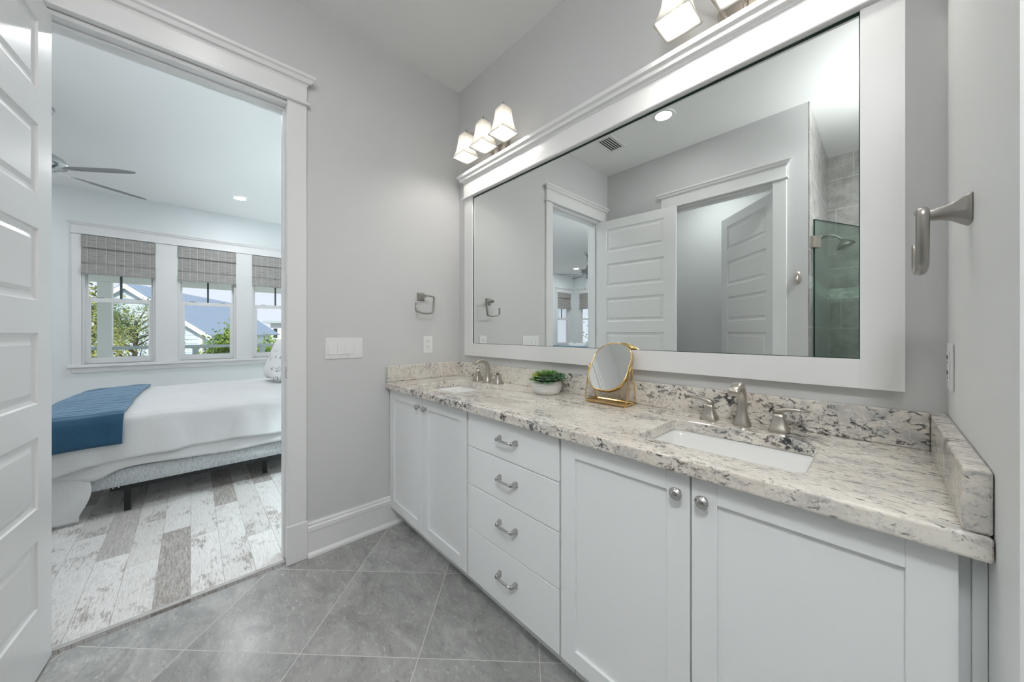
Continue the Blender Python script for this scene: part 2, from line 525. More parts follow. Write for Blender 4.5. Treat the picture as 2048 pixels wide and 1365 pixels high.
# ------------------------------------------------------------------ mesh helpers
class MB:
    def __init__(s):
        s.v, s.f, s.sm = [], [], []
    def add(s, verts, faces, smooth=False):
        o = len(s.v)
        s.v += [tuple(p) for p in verts]
        s.f += [tuple(i + o for i in f) for f in faces]
        s.sm += [smooth] * len(faces)
        return s
    def box(s, x0, y0, z0, x1, y1, z1):
        x0, x1 = min(x0, x1), max(x0, x1)
        y0, y1 = min(y0, y1), max(y0, y1)
        z0, z1 = min(z0, z1), max(z0, z1)
        v = [(x, y, z) for z in (z0, z1) for y in (y0, y1) for x in (x0, x1)]
        return s.add(v, [(0, 2, 3, 1), (4, 5, 7, 6), (0, 1, 5, 4), (2, 6, 7, 3), (0, 4, 6, 2), (1, 3, 7, 5)])
    def lathe(s, prof, c=(0, 0, 0), seg=24, axis='Z', sx=1, sy=1, caps=True):
        vs = []
        n = len(prof)
        for k in range(seg):
            a = 2 * PI * k / seg
            for r, h in prof:
                p = (r * math.cos(a) * sx, r * math.sin(a) * sy, h)
                if axis == 'X':
                    p = (p[2], p[0], p[1])
                elif axis == '-X':
                    p = (-p[2], p[0], -p[1])
                elif axis == '-Y':
                    p = (p[0], -p[2], p[1])
                vs.append((p[0] + c[0], p[1] + c[1], p[2] + c[2]))
        fs = []
        for k in range(seg):
            k2 = (k + 1) % seg
            for i in range(n - 1):
                fs.append((k * n + i, k2 * n + i, k2 * n + i + 1, k * n + i + 1))
        s.add(vs, fs, True)
        if caps:
            for i in (0, n - 1):
                if prof[i][0] > 1e-5:
                    loop = [k * n + i for k in range(seg)]
                    if i == 0:
                        loop = loop[::-1]
                    s.f.append(tuple(j + len(s.v) - len(vs) for j in loop))
                    s.sm.append(False)
        return s
    def tube(s, pts, r, seg=10, closed=False, sx=1.0, flat=None):
        pts = [Vector(p) for p in pts]
        n = len(pts)
        rs = r if hasattr(r, '__len__') else [r] * n
        vs, fs = [], []
        up = None
        for i in range(n):
            if closed:
                d = pts[(i + 1) % n] - pts[i - 1]
            else:
                d = pts[min(i + 1, n - 1)] - pts[max(i - 1, 0)]
            d.normalize()
            if up is None:
                up = Vector((0, 0, 1)) if abs(d.z) < 0.9 else Vector((0, 1, 0))
                if flat is not None:
                    up = Vector(flat)
            u = (up - d * up.dot(d)).normalized()
            up = u
            w_ = d.cross(u)
            for k in range(seg):
                a = 2 * PI * k / seg
                vs.append(pts[i] + (u * math.cos(a) + w_ * math.sin(a) * sx) * rs[i])
        m = n if closed else n - 1
        for i in range(m):
            j = (i + 1) % n
            for k in range(seg):
                k2 = (k + 1) % seg
                fs.append((i * seg + k, i * seg + k2, j * seg + k2, j * seg + k))
        s.add(vs, fs, True)
        if not closed:
            o = len(s.v) - len(vs)
            s.f.append(tuple(o + k for k in range(seg))[::-1])
            s.f.append(tuple(o + (n - 1) * seg + k for k in range(seg)))
            s.sm += [False, False]
        return s
    def loft(s, rings, smooth=True, cap0=False, cap1=False):
        n = len(rings[0])
        vs = [p for r in rings for p in r]
        fs = []
        for i in range(len(rings) - 1):
            for k in range(n):
                k2 = (k + 1) % n
                fs.append((i * n + k, i * n + k2, (i + 1) * n + k2, (i + 1) * n + k))
        s.add(vs, fs, smooth)
        o = len(s.v) - len(vs)
        if cap0:
            s.f.append(tuple(o + k for k in range(n))[::-1])
            s.sm.append(False)
        if cap1:
            s.f.append(tuple(o + (len(rings) - 1) * n + k for k in range(n)))
            s.sm.append(False)
        return s
    def grid(s, fn, nu, nv, smooth=True):
        vs = [fn(i / nu, j / nv) for j in range(nv + 1) for i in range(nu + 1)]
        fs = [(j * (nu + 1) + i, j * (nu + 1) + i + 1, (j + 1) * (nu + 1) + i + 1, (j + 1) * (nu + 1) + i) for j in range(nv) for i in range(nu)]
        return s.add(vs, fs, smooth)
    def prism(s, poly, axis, a, b):
        """poly: 2D outline; axis 'X': (y,z) swept from x=a to b; 'Y': (x,z); 'Z': (x,y)"""
        def P(p, t):
            return {'X': (t, p[0], p[1]), 'Y': (p[0], t, p[1]), 'Z': (p[0], p[1], t)}[axis]
        n = len(poly)
        vs = [P(p, a) for p in poly] + [P(p, b) for p in poly]
        fs = [(k, (k + 1) % n, n + (k + 1) % n, n + k) for k in range(n)]
        fs += [tuple(range(n))[::-1], tuple(range(n, 2 * n))]
        return s.add(vs, fs)
    def xf(s, mat):
        s.v = [tuple(mat @ Vector(p)) for p in s.v]
        return s

def rrect(w_, h, r, n=5):
    pts = []
    for cx, cy, a0 in ((w_ - r, h - r, 0), (-w_ + r, h - r, 90), (-w_ + r, -h + r, 180), (w_ - r, -h + r, 270)):
        for k in range(n + 1):
            a = math.radians(a0 + 90 * k / n)
            pts.append((cx + r * math.cos(a), cy + r * math.sin(a)))
    return pts

def wloc(o):
    p = Vector((0, 0, 0))
    while o:
        p += o.location
        o = o.parent
    return p

def obj(name, mb, mat, parent=None, bevel=0.0, seg=2, solid=0.0, subd=0, local=False):
    """ONE mesh object. Geometry is given in world coordinates unless local; its origin goes to its foot (top-level) or to the parent's origin."""
    me = bpy.data.meshes.new(name)
    if local:
        org = Vector((0, 0, 0))
    elif parent is not None:
        org = wloc(parent)
    else:
        xs, ys, zs = zip(*mb.v)
        org = Vector(((min(xs) + max(xs)) / 2, (min(ys) + max(ys)) / 2, min(zs)))
    me.from_pydata([(p[0] - org.x, p[1] - org.y, p[2] - org.z) for p in mb.v], [], mb.f)
    me.validate()
    bm = bmesh.new()
    bm.from_mesh(me)
    bmesh.ops.recalc_face_normals(bm, faces=bm.faces)
    bm.to_mesh(me)
    bm.free()
    if len(me.polygons) == len(mb.sm):
        me.polygons.foreach_set('use_smooth', mb.sm)
    me.materials.append(M[mat] if isinstance(mat, str) else mat)
    o = bpy.data.objects.new(name, me)
    COL.objects.link(o)
    if parent is not None:
        o.parent = parent
    elif not local:
        o.location = org
    if bevel:
        b = o.modifiers.new('edges', 'BEVEL')
        b.width = bevel
        b.segments = seg
        b.limit_method = 'ANGLE'
        b.angle_limit = math.radians(40)
        b.harden_normals = False
    if solid:
        so = o.modifiers.new('thickness', 'SOLIDIFY')
        so.thickness = solid
        so.offset = 0
    if subd:
        su = o.modifiers.new('smooth', 'SUBSURF')
        su.levels = su.render_levels = subd
    return o

def tag(o, label, cat, group=None, kind=None):
    o['label'] = label
    o['category'] = cat
    if group:
        o['group'] = group
    if kind:
        o['kind'] = kind
    return o

def thing(name, label, cat, loc, group=None, kind=None):
    o = bpy.data.objects.new(name, None)
    o.empty_display_size = 0.05
    COL.objects.link(o)
    o.location = loc
    return tag(o, label, cat, group, kind)

def struct(name, mb, mat, label, cat, **kw):
    return tag(obj(name, mb, mat, **kw), label, cat, kind='structure')

def copy_tree(o, parent=None):
    c = o.copy()
    COL.objects.link(c)
    if parent:
        c.parent = parent
    for ch in list(o.children):
        copy_tree(ch, c)
    return c

def part_label(o, text):
    o['label'] = text
    return o

# ------------------------------------------------------------------ room shell
H = 3.016
DY0, DY1, DH = -1.900, -1.092, 2.440       # main doorway in the left wall
OX0, OX1 = 0.716, 1.537                    # doorway in the front wall
RW = 2.265                                 # face of the short right wall
BX = -4.62                                 # bedroom window wall
BY = -7.615                                # bedroom far wall
HY = 0.10                                  # bedroom headboard wall
XR = 3.20                                  # far right wall
YB = -3.37                                 # back of shower and toilet room

struct('floor', MB().box(0.0, YB, -0.12, XR, 0.0, 0.0), 'tile', 'grey stone tile bathroom floor laid on the diagonal', 'floor')
struct('floor_bedroom', MB().box(BX - 0.1, BY - 0.1, -0.12, -0.009, HY + 0.05, 0.008), 'wood', 'whitewashed wood plank bedroom floor beyond the doorway', 'floor')
struct('trim_1', MB().box(-0.034, DY0 + 0.002, 0.0085, -0.0075, DY1 - 0.002, 0.0125), 'ash', 'pale wood threshold strip between plank floor and grey tile', 'threshold', bevel=0.002)
struct('ceiling', MB().box(0.0, YB - 0.1, H, XR + 0.1, 0.12, H + 0.1), 'ceil', 'plain white bathroom ceiling', 'ceiling')
struct('ceiling_bedroom', MB().box(BX - 0.15, BY - 0.15, H, -0.002, HY + 0.1, H + 0.1), 'ceil', 'plain white bedroom ceiling with two fans', 'ceiling')
struct('wall_back', MB().box(-0.0, 0.0, -0.1, XR + 0.1, 0.12, H), 'wall', 'pale grey vanity wall carrying the large framed mirror', 'wall')

mb = MB()
T = -0.13
mb.box(T, DY1 + 0.018, 0, 0, HY + 0.1, H)
mb.box(T, BY - 0.1, 0, 0, DY0 - 0.018, H)
mb.box(T, DY0 - 0.018, DH + 0.018, 0, DY1 + 0.018, H)
struct('wall_left', mb, 'wall', 'pale grey wall with the bedroom doorway, switches and towel ring', 'wall')
struct('wall_right', MB().box(RW, -0.695, -0.1, RW + 0.115, 0.0, H), 'wall_brightened', 'short right wall by the vanity, brighter light put in its paint', 'wall')
mb = MB()
FY0, FY1 = -2.195, -2.075
mb.box(0, FY0, 0, OX0 - 0.018, FY1, H)
mb.box(OX1 + 0.018, FY0, 0, 1.7565, FY1, H)
mb.box(OX0 - 0.018, FY0, DH + 0.018, OX1 + 0.018, FY1, H)
struct('wall_front', mb, 'wall', 'pale grey wall with a second door, seen in the mirror', 'wall')
struct('wall_toilet', MB().box(0, YB - 0.1, 0, 1.66, YB, H), 'wall', 'pale grey back wall of the small room behind the second door', 'wall')
struct('wall_partition', MB().box(1.655, YB, 0, 1.757, FY0, H), 'wall', 'partition wall between small toilet room and shower', 'wall')
mb = MB()
mb.box(1.757, YB, 0, 1.765, FY1, H)
struct('wall_shower_left', mb, 'shower_tile', 'tiled left wall of the shower carrying the shower head', 'wall')
struct('wall_shower', MB().box(1.66, YB - 0.1, 0, XR + 0.1, YB, H), 'shower_tile', 'grey tiled back wall of the shower with mosaic band', 'wall')
struct('wall_far_right', MB().box(XR, YB, -0.1, XR + 0.1, 0, H), 'wall', 'plain wall beyond the vanity on the right', 'wall')

# bedroom shell
WINS = [(-2.466, -1.827), (-1.606, -0.967), (-0.768, -0.129)]
W4 = (-7.40, -6.76)
W5 = (-4.40, -3.76)
WZ0, WZ1 = 0.827, 2.440
mb = MB()
ys = sorted([w_ for p in WINS + [W4] for w_ in p])
edges = [BY - 0.1] + ys + [HY + 0.1]
for a, b in zip(edges[0::2], edges[1::2]):
    mb.box(BX - 0.15, a, 0, BX, b, H)
for a, b in zip(ys[0::2], ys[1::2]):
    mb.box(BX - 0.15, a, 0, BX, b, WZ0)
    mb.box(BX - 0.15, a, WZ1, BX, b, H)
struct('wall_bedroom_window', mb, 'bed_wall_daylit', 'bedroom wall with a row of windows, cool daylight in its paint', 'wall')
mb = MB()
mb.box(BX, BY - 0.15, 0, W5[0], BY, H)
mb.box(W5[1], BY - 0.15, 0, 0.0, BY, H)
mb.box(W5[0], BY - 0.15, 0, W5[1], BY, WZ0)
mb.box(W5[0], BY - 0.15, WZ1, W5[1], BY, H)
struct('wall_bedroom_far', mb, 'bed_wall_daylit', 'far bedroom wall with a corner window, seen in the mirror', 'wall')
struct('wall_bedroom_head', MB().box(BX, HY, 0, T, HY + 0.1, H), 'bed_wall_daylit', 'bedroom wall behind the head of the bed', 'wall')

# --------- craftsman casings
def crown_poly(z, out0):
    """profile (depth from wall, height)"""
    return [(0, z), (out0, z), (out0 + 0.004, z + 0.010), (out0 + 0.016, z + 0.013), (out0 + 0.024, z + 0.030), (out0 + 0.034, z + 0.036), (out0 + 0.034, z + 0.050), (0, z + 0.050)]

def casing(name, label, kind, p0, p1, z0, sgn, plane, axis, base=True, cw=0.090, zt=2.459, sill=None, only_head=False):
    """Door or window surround: jamb casings, fillet, header board, crown. axis 'Y': opening runs along Y on plane x=plane; 'X': along X on plane y=plane; sgn = outward."""
    t = thing(name, label, 'trim', (plane if axis == 'Y' else (p0 + p1) / 2, (p0 + p1) / 2 if axis == 'Y' else plane, z0), kind='structure')
    def bx(mb, a, b, d0, d1, za, zb):
        d0, d1 = plane + sgn * d0, plane + sgn * d1
        if axis == 'Y':
            mb.box(d0, a, za, d1, b, zb)
        else:
            mb.box(a, d0, za, b, d1, zb)
    if not only_head:
        for a, b in ((p0 - cw, p0), (p1, p1 + cw)):
            m_ = MB()
            bx(m_, a, b, 0.0005, 0.018, z0, zt)
            obj('side_casing', m_, 'trim', t, bevel=0.002)
            if base:
                m_ = MB()
                bx(m_, a - 0.004, b + 0.004, 0.0005, 0.024, z0, 0.205)
                obj('plinth_block', m_, 'trim', t, bevel=0.004)
    m_ = MB()
    bx(m_, p0 - cw - 0.014, p1 + cw + 0.014, 0.0005, 0.034, zt + 0.0005, zt + 0.016)
    obj('fillet', m_, 'trim', t, bevel=0.005)
    m_ = MB()
    bx(m_, p0 - cw, p1 + cw, 0.0005, 0.022, zt + 0.016, zt + 0.103)
    obj('header_board', m_, 'trim', t, bevel=0.001)
    # crown with returned ends
    zc = zt + 0.103
    prof = crown_poly(zc, 0.022)
    rings = []
    for e, s_ in ((p0 - cw, -1), (p1 + cw, 1)):
        ring = []
        for d, zz in prof:
            q = e + s_ * max(0, d - 0.022 + 0.003)
            ring.append((plane + sgn * max(d, 0.0005), q, zz) if axis == 'Y' else (q, plane + sgn * max(d, 0.0005), zz))
        rings.append(ring)
    obj('crown', MB().loft(rings, False, True, True), 'trim', t)
    if sill is not None:
        m_ = MB()
        bx(m_, p0 - cw - 0.03, p1 + cw + 0.03, -0.10, 0.055, sill - 0.035, sill)
        obj('stool', m_, 'trim', t, bevel=0.005)
        m_ = MB()
        bx(m_, p0 - cw, p1 + cw, 0.0005, 0.02, sill - 0.10, sill - 0.035)
        obj('apron', m_, 'trim', t, bevel=0.002)
    return t

def jambs(t, p0, p1, zt, d0, d1, axis, stop):
    """door lining with a stop bead, as children of casing t"""
    def B(a, b, da, db, za, zb):
        m_ = MB()
        if axis == 'Y':
            m_.box(da, a, za, db, b, zb)
        else:
            m_.box(a, da, za, b, db, zb)
        return m_
    for a, b, s0, s1 in ((p0 - 0.0175, p0, p0, p0 + 0.011), (p1, p1 + 0.0175, p1 - 0.011, p1)):
        obj('jamb', B(a, b, d0, d1, 0.014, zt), 'trim', t, bevel=0.001)
        obj('door_stop', B(s0, s1, stop[0], stop[1], 0.0145, zt - 0.0115), 'trim', t, bevel=0.002)
    obj('head_jamb', B(p0 - 0.0175, p1 + 0.0175, d0, d1, zt, zt + 0.0175), 'trim', t, bevel=0.001)
    obj('head_stop', B(p0, p1, stop[0], stop[1], zt - 0.011, zt), 'trim', t, bevel=0.002)

t = casing('trim_2', 'white craftsman casing with crown around the bedroom doorway', 'door', DY0, DY1, 0.0, 1, 0.0, 'Y')
jambs(t, DY0, DY1, DH, -0.129, -0.0005, 'Y', (-0.085, -0.045))
# strike plate on the latch-side jamb
m_ = MB().box(-0.036, DY1 - 0.0015, 0.985, -0.004, DY1 + 0.0, 1.045)
part_label(obj('strike_plate', m_, 'chrome', t), 'small metal strike plate')
t = casing('trim_3', 'white casing on the bedroom side of the doorway', 'door', DY0, DY1, 0.009, -1, T, 'Y', base=False)
t = casing('trim_4', 'white casing with crown around the second door, seen in mirror', 'door', OX0, OX1, 0.0, 1, FY1, 'X')
jambs(t, OX0, OX1, DH, FY0 + 0.001, FY1 - 0.0005, 'X', (-2.150, -2.110))

# --------- baseboards
def base_prof():
    return [(0.0005, 0), (0.032, 0), (0.030, 0.012), (0.020, 0.022), (0.0165, 0.024), (0.0165, 0.135), (0.020, 0.137), (0.020, 0.160), (0.013, 0.166), (0.013, 0.176), (0.008, 0.184), (0.0005, 0.184)]
def baseboard(name, label, axis, plane, sgn, a, b, z=0.0):
    pr = [(plane + sgn * d, zz + z) for d, zz in base_prof()]
    return struct(name, MB().prism(pr, 'Y' if axis == 'Y' else 'X', a, b), 'trim', label, 'baseboard')
baseboard('baseboard_left', 'tall white baseboard between doorway and vanity', 'Y', 0.0, 1, DY1 + 0.0945, -0.452)
baseboard('baseboard_front', 'white baseboard along the wall with the second door', 'X', FY1, 1, 0.005, OX0 - 0.096)
baseboard('baseboard_right', 'white baseboard between second door and shower', 'X', FY1, 1, OX1 + 0.096, 1.75)
baseboard('baseboard_bedroom', 'white baseboard under the bedroom windows', 'Y', BX, 1, BY + 0.03, HY - 0.001, 0.008)

# --------- six panel doors
def door_leaf(name, label, W_, Z0, Z1, panels, knob_x, loc, rotz, mat='trim'):
    """leaf along local +X from the hinge, faces at y=0 and y=0.035, raised panels both sides"""
    t = thing(name, label, 'door', loc, kind='structure')
    t.rotation_euler[2] = rotz
    st, th = 0.105, 0.035
    m_ = MB()
    zz = [Z0] + [q for p in panels for q in p] + [Z1]
    m_.box(0, 0, Z0, st, th, Z1)
    m_.box(W_ - st, 0, Z0, W_, th, Z1)
    for a, b in zip(zz[0::2], zz[1::2]):
        m_.box(st, 0, a, W_ - st, th, b)
    for a, b in panels:
        for y0, s_ in ((0, 1), (th, -1)):
            rings = []
            for ins, dep in ((0, 0), (0.004, 0.006), (0.016, 0.009), (0.026, 0.009), (0.042, 0.003)):
                y = y0 + s_ * dep
                rings.append([(st + ins, y, a + ins), (W_ - st - ins, y, a + ins), (W_ - st - ins, y, b - ins), (st + ins, y, b - ins)])
            m_.loft(rings, False, False, True)
    obj('door_leaf', m_, mat, t, local=True)
    return t, W_
PANELS = [(0.251, 0.495), (0.607, 0.860), (0.978, 1.229), (1.343, 1.597), (1.714, 1.966), (2.087, 2.335)]
d1, Wd = door_leaf('door_1', 'white six-panel door open against the wall at left', 0.812, 0.012, 2.428, PANELS, 0.74, (0.008, -1.882, 0.0), math.radians(-5.5))
def lever(parent, x, z, y, s_):
    m_ = MB().lathe([(0.0, 0), (0.032, 0.0), (0.032, 0.006), (0.026, 0.010), (0.011, 0.012), (0.010, 0.045), (0.0, 0.046)], (0, 0, 0), 20, '-Y')
    m_.tube([(0, -0.042, 0), (-0.03, -0.046, 0), (-0.105, -0.046, -0.004)], [0.010, 0.009, 0.007], 10)
    if s_ > 0:
        m_.xf(Matrix.Scale(-1, 4, (0, 1, 0)))
    m_.xf(Matrix.Translation((x, y, z)))
    o = obj('door_lever', m_, 'nickel', parent, local=True)
    return o
lever(d1, 0.745, 1.0, 0.035, 1)
lever(d1, 0.745, 1.0, 0.0, -1)
for z in (0.28, 1.25, 2.19):
    m_ = MB().lathe([(0.0, -0.045), (0.0065, -0.045), (0.0065, 0.045), (0.0, 0.045)], (-0.006, -0.004, z), 10)
    m_.box(-0.004, -0.0005, z - 0.045, 0.0, 0.033, z + 0.045)
    obj('hinge', m_, 'nickel_dark', d1, local=True)
d2, Wd = door_leaf('door_2', 'white six-panel door standing half open into the small room, seen in mirror', 0.812, 0.012, 2.428, PANELS, 0.74, (1.528, -2.188, 0.0), math.radians(180 + 46))
for z in (0.28, 1.55, 2.18):
    m_ = MB().lathe([(0.0, -0.045), (0.0065, -0.045), (0.0065, 0.045), (0.0, 0.045)], (-0.004, -0.006, z), 10)
    m_.box(-0.006, 0.0, z - 0.05, 0.0, 0.034, z + 0.05)
    obj('hinge', m_, 'nickel_dark', d2, local=True)
lever(d2, 0.745, 1.0, 0.035, 1)

# --------- bedroom windows
def window(n, label, axis, plane, a, b, sgn):
    """double hung window set in the opening a..b; plane = room-side wall face, sgn = towards the room"""
    mid = (a + b) / 2
    t = thing('window_%d' % n, label, 'window', (plane, mid, WZ0) if axis == 'Y' else (mid, plane, WZ0), kind='structure')
    def bx(mb, p, q, d0, d1, za, zb):
        d0, d1 = plane + sgn * d0, plane + sgn * d1
        if axis == 'Y':
            mb.box(d0, p, za, d1, q, zb)
        else:
            mb.box(p, d0, za, q, d1, zb)
        return mb
    fr = MB()
    bx(fr, a + .001, a + 0.022, -0.13, -0.002, WZ0 + .001, WZ1 - .001)
    bx(fr, b - 0.022, b - .001, -0.13, -0.002, WZ0 + .001, WZ1 - .001)
    bx(fr, a + .022, b - .022, -0.13, -0.002, WZ1 - 0.022, WZ1 - .001)
    bx(fr, a + .022, b - .022, -0.13, -0.035, WZ0 + .001, WZ0 + 0.020)
    obj('window_frame', fr, 'trim', t, bevel=0.002)
    zm = 1.640
    lo = MB()
    p, q = a + 0.022, b - 0.022
    bx(lo, p, p + 0.047, -0.07, -0.038, WZ0 + 0.02, zm + 0.025)
    bx(lo, q - 0.047, q, -0.07, -0.038, WZ0 + 0.02, zm + 0.025)
    bx(lo, p + .047, q - .047, -0.07, -0.038, WZ0 + 0.02, WZ0 + 0.075)
    bx(lo, p + .047, q - .047, -0.07, -0.038, zm - 0.025, zm + 0.025)
    s1 = obj('lower_sash', lo, 'trim', t, bevel=0.002)
    obj('lower_pane', bx(MB(), p + .048, q - .048, -0.056, -0.052, WZ0 + 0.076, zm - 0.026), 'window_glass', s1)
    up = MB()
    p2, q2 = p + 0.022, q - 0.022
    bx(up, p, p2, -0.105, -0.073, zm - 0.02, WZ1 - 0.023)
    bx(up, q2, q, -0.105, -0.073, zm - 0.02, WZ1 - 0.023)
    bx(up, p2, q2, -0.105, -0.073, zm - 0.02, zm + 0.02)
    bx(up, p2, q2, -0.105, -0.073, WZ1 - 0.06, WZ1 - 0.023)
    s2 = obj('upper_sash', up, 'trim', t, bevel=0.002)
    obj('upper_pane', bx(MB(), p2 + .001, q2 - .001, -0.091, -0.087, zm + 0.021, WZ1 - 0.061), 'window_glass', s2)
    m_ = MB()
    bx(m_, mid - 0.011, mid + 0.011, -0.098, -0.080, zm + 0.021, WZ1 - 0.061)
    part_label(obj('muntin', m_, 'muntin', s2), 'dark grey vertical bar')
    for k in (-0.17, 0.17):
        m_ = MB()
        bx(m_, mid + k - 0.028, mid + k + 0.028, -0.066, -0.044, zm + 0.0255, zm + 0.032)
        part_label(obj('sash_lock', m_, 'black_metal', s1, bevel=0.003), 'dark sash lock')
    return t
wl = ['leftmost bedroom window, a porch column standing outside it', 'middle bedroom window looking on a blue gable roof', 'right bedroom window half hidden behind the door frame']
for i, (a, b) in enumerate(WINS):
    window(i + 1, wl[i], 'Y', BX, a, b, 1)
window(4, 'bedroom window left of the far corner, seen in the mirror', 'Y', BX, W4[0], W4[1], 1)
window(5, 'bedroom window right of the far corner, seen in the mirror', 'X', BY, W5[0], W5[1], 1)
# one continuous surround for the three windows
t = casing('trim_5', 'long white header, casings and sill around the three windows', 'window', WINS[0][0], WINS[2][1], WZ0, 1, BX, 'Y', base=False, cw=0.075, zt=2.447, sill=WZ0)
for a, b in ((WINS[0][1], WINS[1][0]), (WINS[1][1], WINS[2][0])):
    obj('mullion_casing', MB().box(BX + 0.0005, a, WZ0 + .0005, BX + 0.018, b, 2.447), 'trim', t, bevel=0.002)
casing('trim_6', 'white surround of the window left of the far corner', 'window', W4[0], W4[1], WZ0, 1, BX, 'Y', base=False, cw=0.08, zt=2.447, sill=WZ0)
casing('trim_7', 'white surround of the window right of the far corner', 'window', W5[0], W5[1], WZ0, 1, BY, 'X', base=False, cw=0.08, zt=2.447, sill=WZ0)

# --------- roman shades
def shade(label, axis, plane, a, b, sgn, zb=1.952):
    t = thing('roman_shade', label, 'window shade', (plane, (a + b) / 2, zb) if axis == 'Y' else ((a + b) / 2, plane, zb), 'woven roman shades in the bedroom')
    a, b = a + 0.001, b - 0.001
    def sweep(prof):
        pr = [(plane + sgn * d, z) for d, z in prof]
        return MB().prism(pr, 'Y' if axis == 'Y' else 'X', a, b)
    top = 2.438
    obj('valance', sweep([(0.026, top), (0.029, top), (0.033, top - 0.15), (0.030, top - 0.15)]), 'weave_' + axis, t)
    obj('shade_fabric', sweep([(0.004, top), (0.008, top), (0.016, top - 0.24), (0.024, top - 0.335), (0.018, top - 0.345), (0.010, top - 0.24)]), 'weave_' + axis, t)
    f = MB()
    for k in range(3):
        z1 = zb + 0.118 - 0.036 * k
        z2 = zb + 0.040 - 0.020 * k
        d = 0.022 + 0.007 * k
        pr = [(plane + sgn * q, z) for q, z in ((d - 0.012, z1 + 0.02), (d, z1), (d + 0.006, (z1 + z2) / 2), (d + 0.002, z2), (d - 0.003, z2), (d - 0.001, (z1 + z2) / 2))]
        f.prism(pr, 'Y' if axis == 'Y' else 'X', a, b)
    obj('stacked_folds', f, 'weave_' + axis, t)
    return t
sl = ['woven grey roman shade over the leftmost bedroom window', 'woven grey roman shade over the middle bedroom window', 'woven grey roman shade at the right, cut off by the door frame']
for i, (a, b) in enumerate(WINS):
    shade(sl[i], 'Y', BX, a, b, 1)
shade('woven shade left of the far bedroom corner, seen in the mirror', 'Y', BX, W4[0], W4[1], 1)
shade('woven shade right of the far bedroom corner, seen in the mirror', 'X', BY, W5[0], W5[1], 1)

# ------------------------------------------------------------------ vanity
FF = -0.533          # face of doors and drawers
BF = -0.513          # face of the carcass
VB, VT = 0.115, 0.8735
def carcass(t, x0, x1, side_l=True, side_r=True):
    m_ = MB()
    m_.box(x0, BF, VB, x0 + 0.018, -0.004, VT)
    m_.box(x1 - 0.018, BF, VB, x1, -0.004, VT)
    m_.box(x0 + .018, BF, VB, x1 - .018, -0.004, VB + 0.018)
    m_.box(x0 + .018, -0.012, VB + .018, x1 - .018, -0.004, VT)
    m_.box(x0 + .018, BF, VT - 0.045, x1 - .018, BF + 0.018, VT)
    m_.box(x0, -0.448, 0.0, x1, -0.43, VB)
    return obj('cabinet_body', m_, 'cab', t)
def shaker(t, x0, x1, z0, z1, name='door'):
    m_ = MB()
    s_ = 0.058
    y0, y1 = FF, BF - 0.0015
    m_.box(x0, y0, z0, x0 + s_, y1, z1)
    m_.box(x1 - s_, y0, z0, x1, y1, z1)
    m_.box(x0 + s_, y0, z0, x1 - s_, y1, z0 + s_)
    m_.box(x0 + s_, y0, z1 - s_, x1 - s_, y1, z1)
    m_.box(x0 + s_ - .004, y0 + 0.009, z0 + s_ - .004, x1 - s_ + .004, y1 - 0.002, z1 - s_ + .004)
    return obj(name, m_, 'cab', t, bevel=0.0014)
def knob(parent, x, z):
    m_ = MB().lathe([(0.0, 0.0), (0.0085, 0.0), (0.0075, 0.004), (0.006, 0.010), (0.008, 0.014), (0.0155, 0.016), (0.0165, 0.019), (0.0150, 0.0215), (0.0125, 0.022), (0.0120, 0.0245), (0.007, 0.0268), (0.0, 0.0275)], (x, FF - 0.0003, z), 28, '-Y')
    return part_label(obj('knob', m_, 'chrome', parent), 'round polished nickel knob')
def sink_base(label, x0, xm, x1, knobs):
    t = thing('vanity_cabinet', label, 'cabinet', ((x0 + x1) / 2, -0.27, 0.0), 'white vanity cabinets with shaker doors')
    carcass(t, x0, x1)
    for (a, b), kx in zip(((x0 + 0.002, xm - 0.002), (xm + 0.002, x1 - 0.002)), knobs):
        d = shaker(t, a, b, VB + 0.002, VT - 0.003)
        knob(d, kx, 0.816)
    return t
sink_base('white two-door shaker cabinet under the far sink', 0.003, 0.430, 0.846, (0.392, 0.468))
tv = sink_base('white two-door shaker cabinet under the near sink', 1.396, 1.8165, 2.235, (1.786, 1.848))
obj('filler_strip', MB().box(2.2355, BF + 0.012, VB, 2.249, -0.004, VT).box(2.249, BF + 0.004, VB, RW - 0.0005, -0.004, VT), 'cab', tv, bevel=0.001)

td = thing('drawer_cabinet', 'white cabinet of four drawers between the two sink cabinets', 'cabinet', (1.121, -0.27, 0))
carcass(td, 0.850, 1.392)
def pull(parent, xc, z):
    m_ = MB()
    L = 0.048
    for s_ in (-1, 1):
        x = xc + s_ * L
        # flared, faceted foot tapering to the bar
        rings = []
        for d, hw, hh in ((0.0, 0.0075, 0.011), (0.006, 0.007, 0.0105), (0.020, 0.0055, 0.0065), (0.029, 0.005, 0.0055)):
            rings.append([(x - s_ * 0.2 * d + a, FF - 0.0003 - d, z + b) for a, b in rrect(hw, hh, 0.002, 2)])
        m_.loft(rings, True, True, True)
    m_.tube([(xc - L + 0.006, FF - 0.026, z), (xc - L * .5, FF - 0.0285, z), (xc, FF - 0.0295, z), (xc + L * .5, FF - 0.0285, z), (xc + L - 0.006, FF - 0.026, z)], 0.0048, 10)
    return part_label(obj('drawer_pull', m_, 'chrome', parent), 'polished nickel bow pull')
for z0, z1, zp in ((0.7135, VT - 0.003, 0.797), (0.5405, 0.7105, 0.636), (0.3425, 0.5375, 0.4525), (VB + 0.002, 0.3395, 0.242)):
    d = obj('drawer_front', MB().box(0.8565, FF, z0, 1.3895, BF - 0.0015, z1), 'cab', td, bevel=0.002)
    pull(d, 1.128, zp)

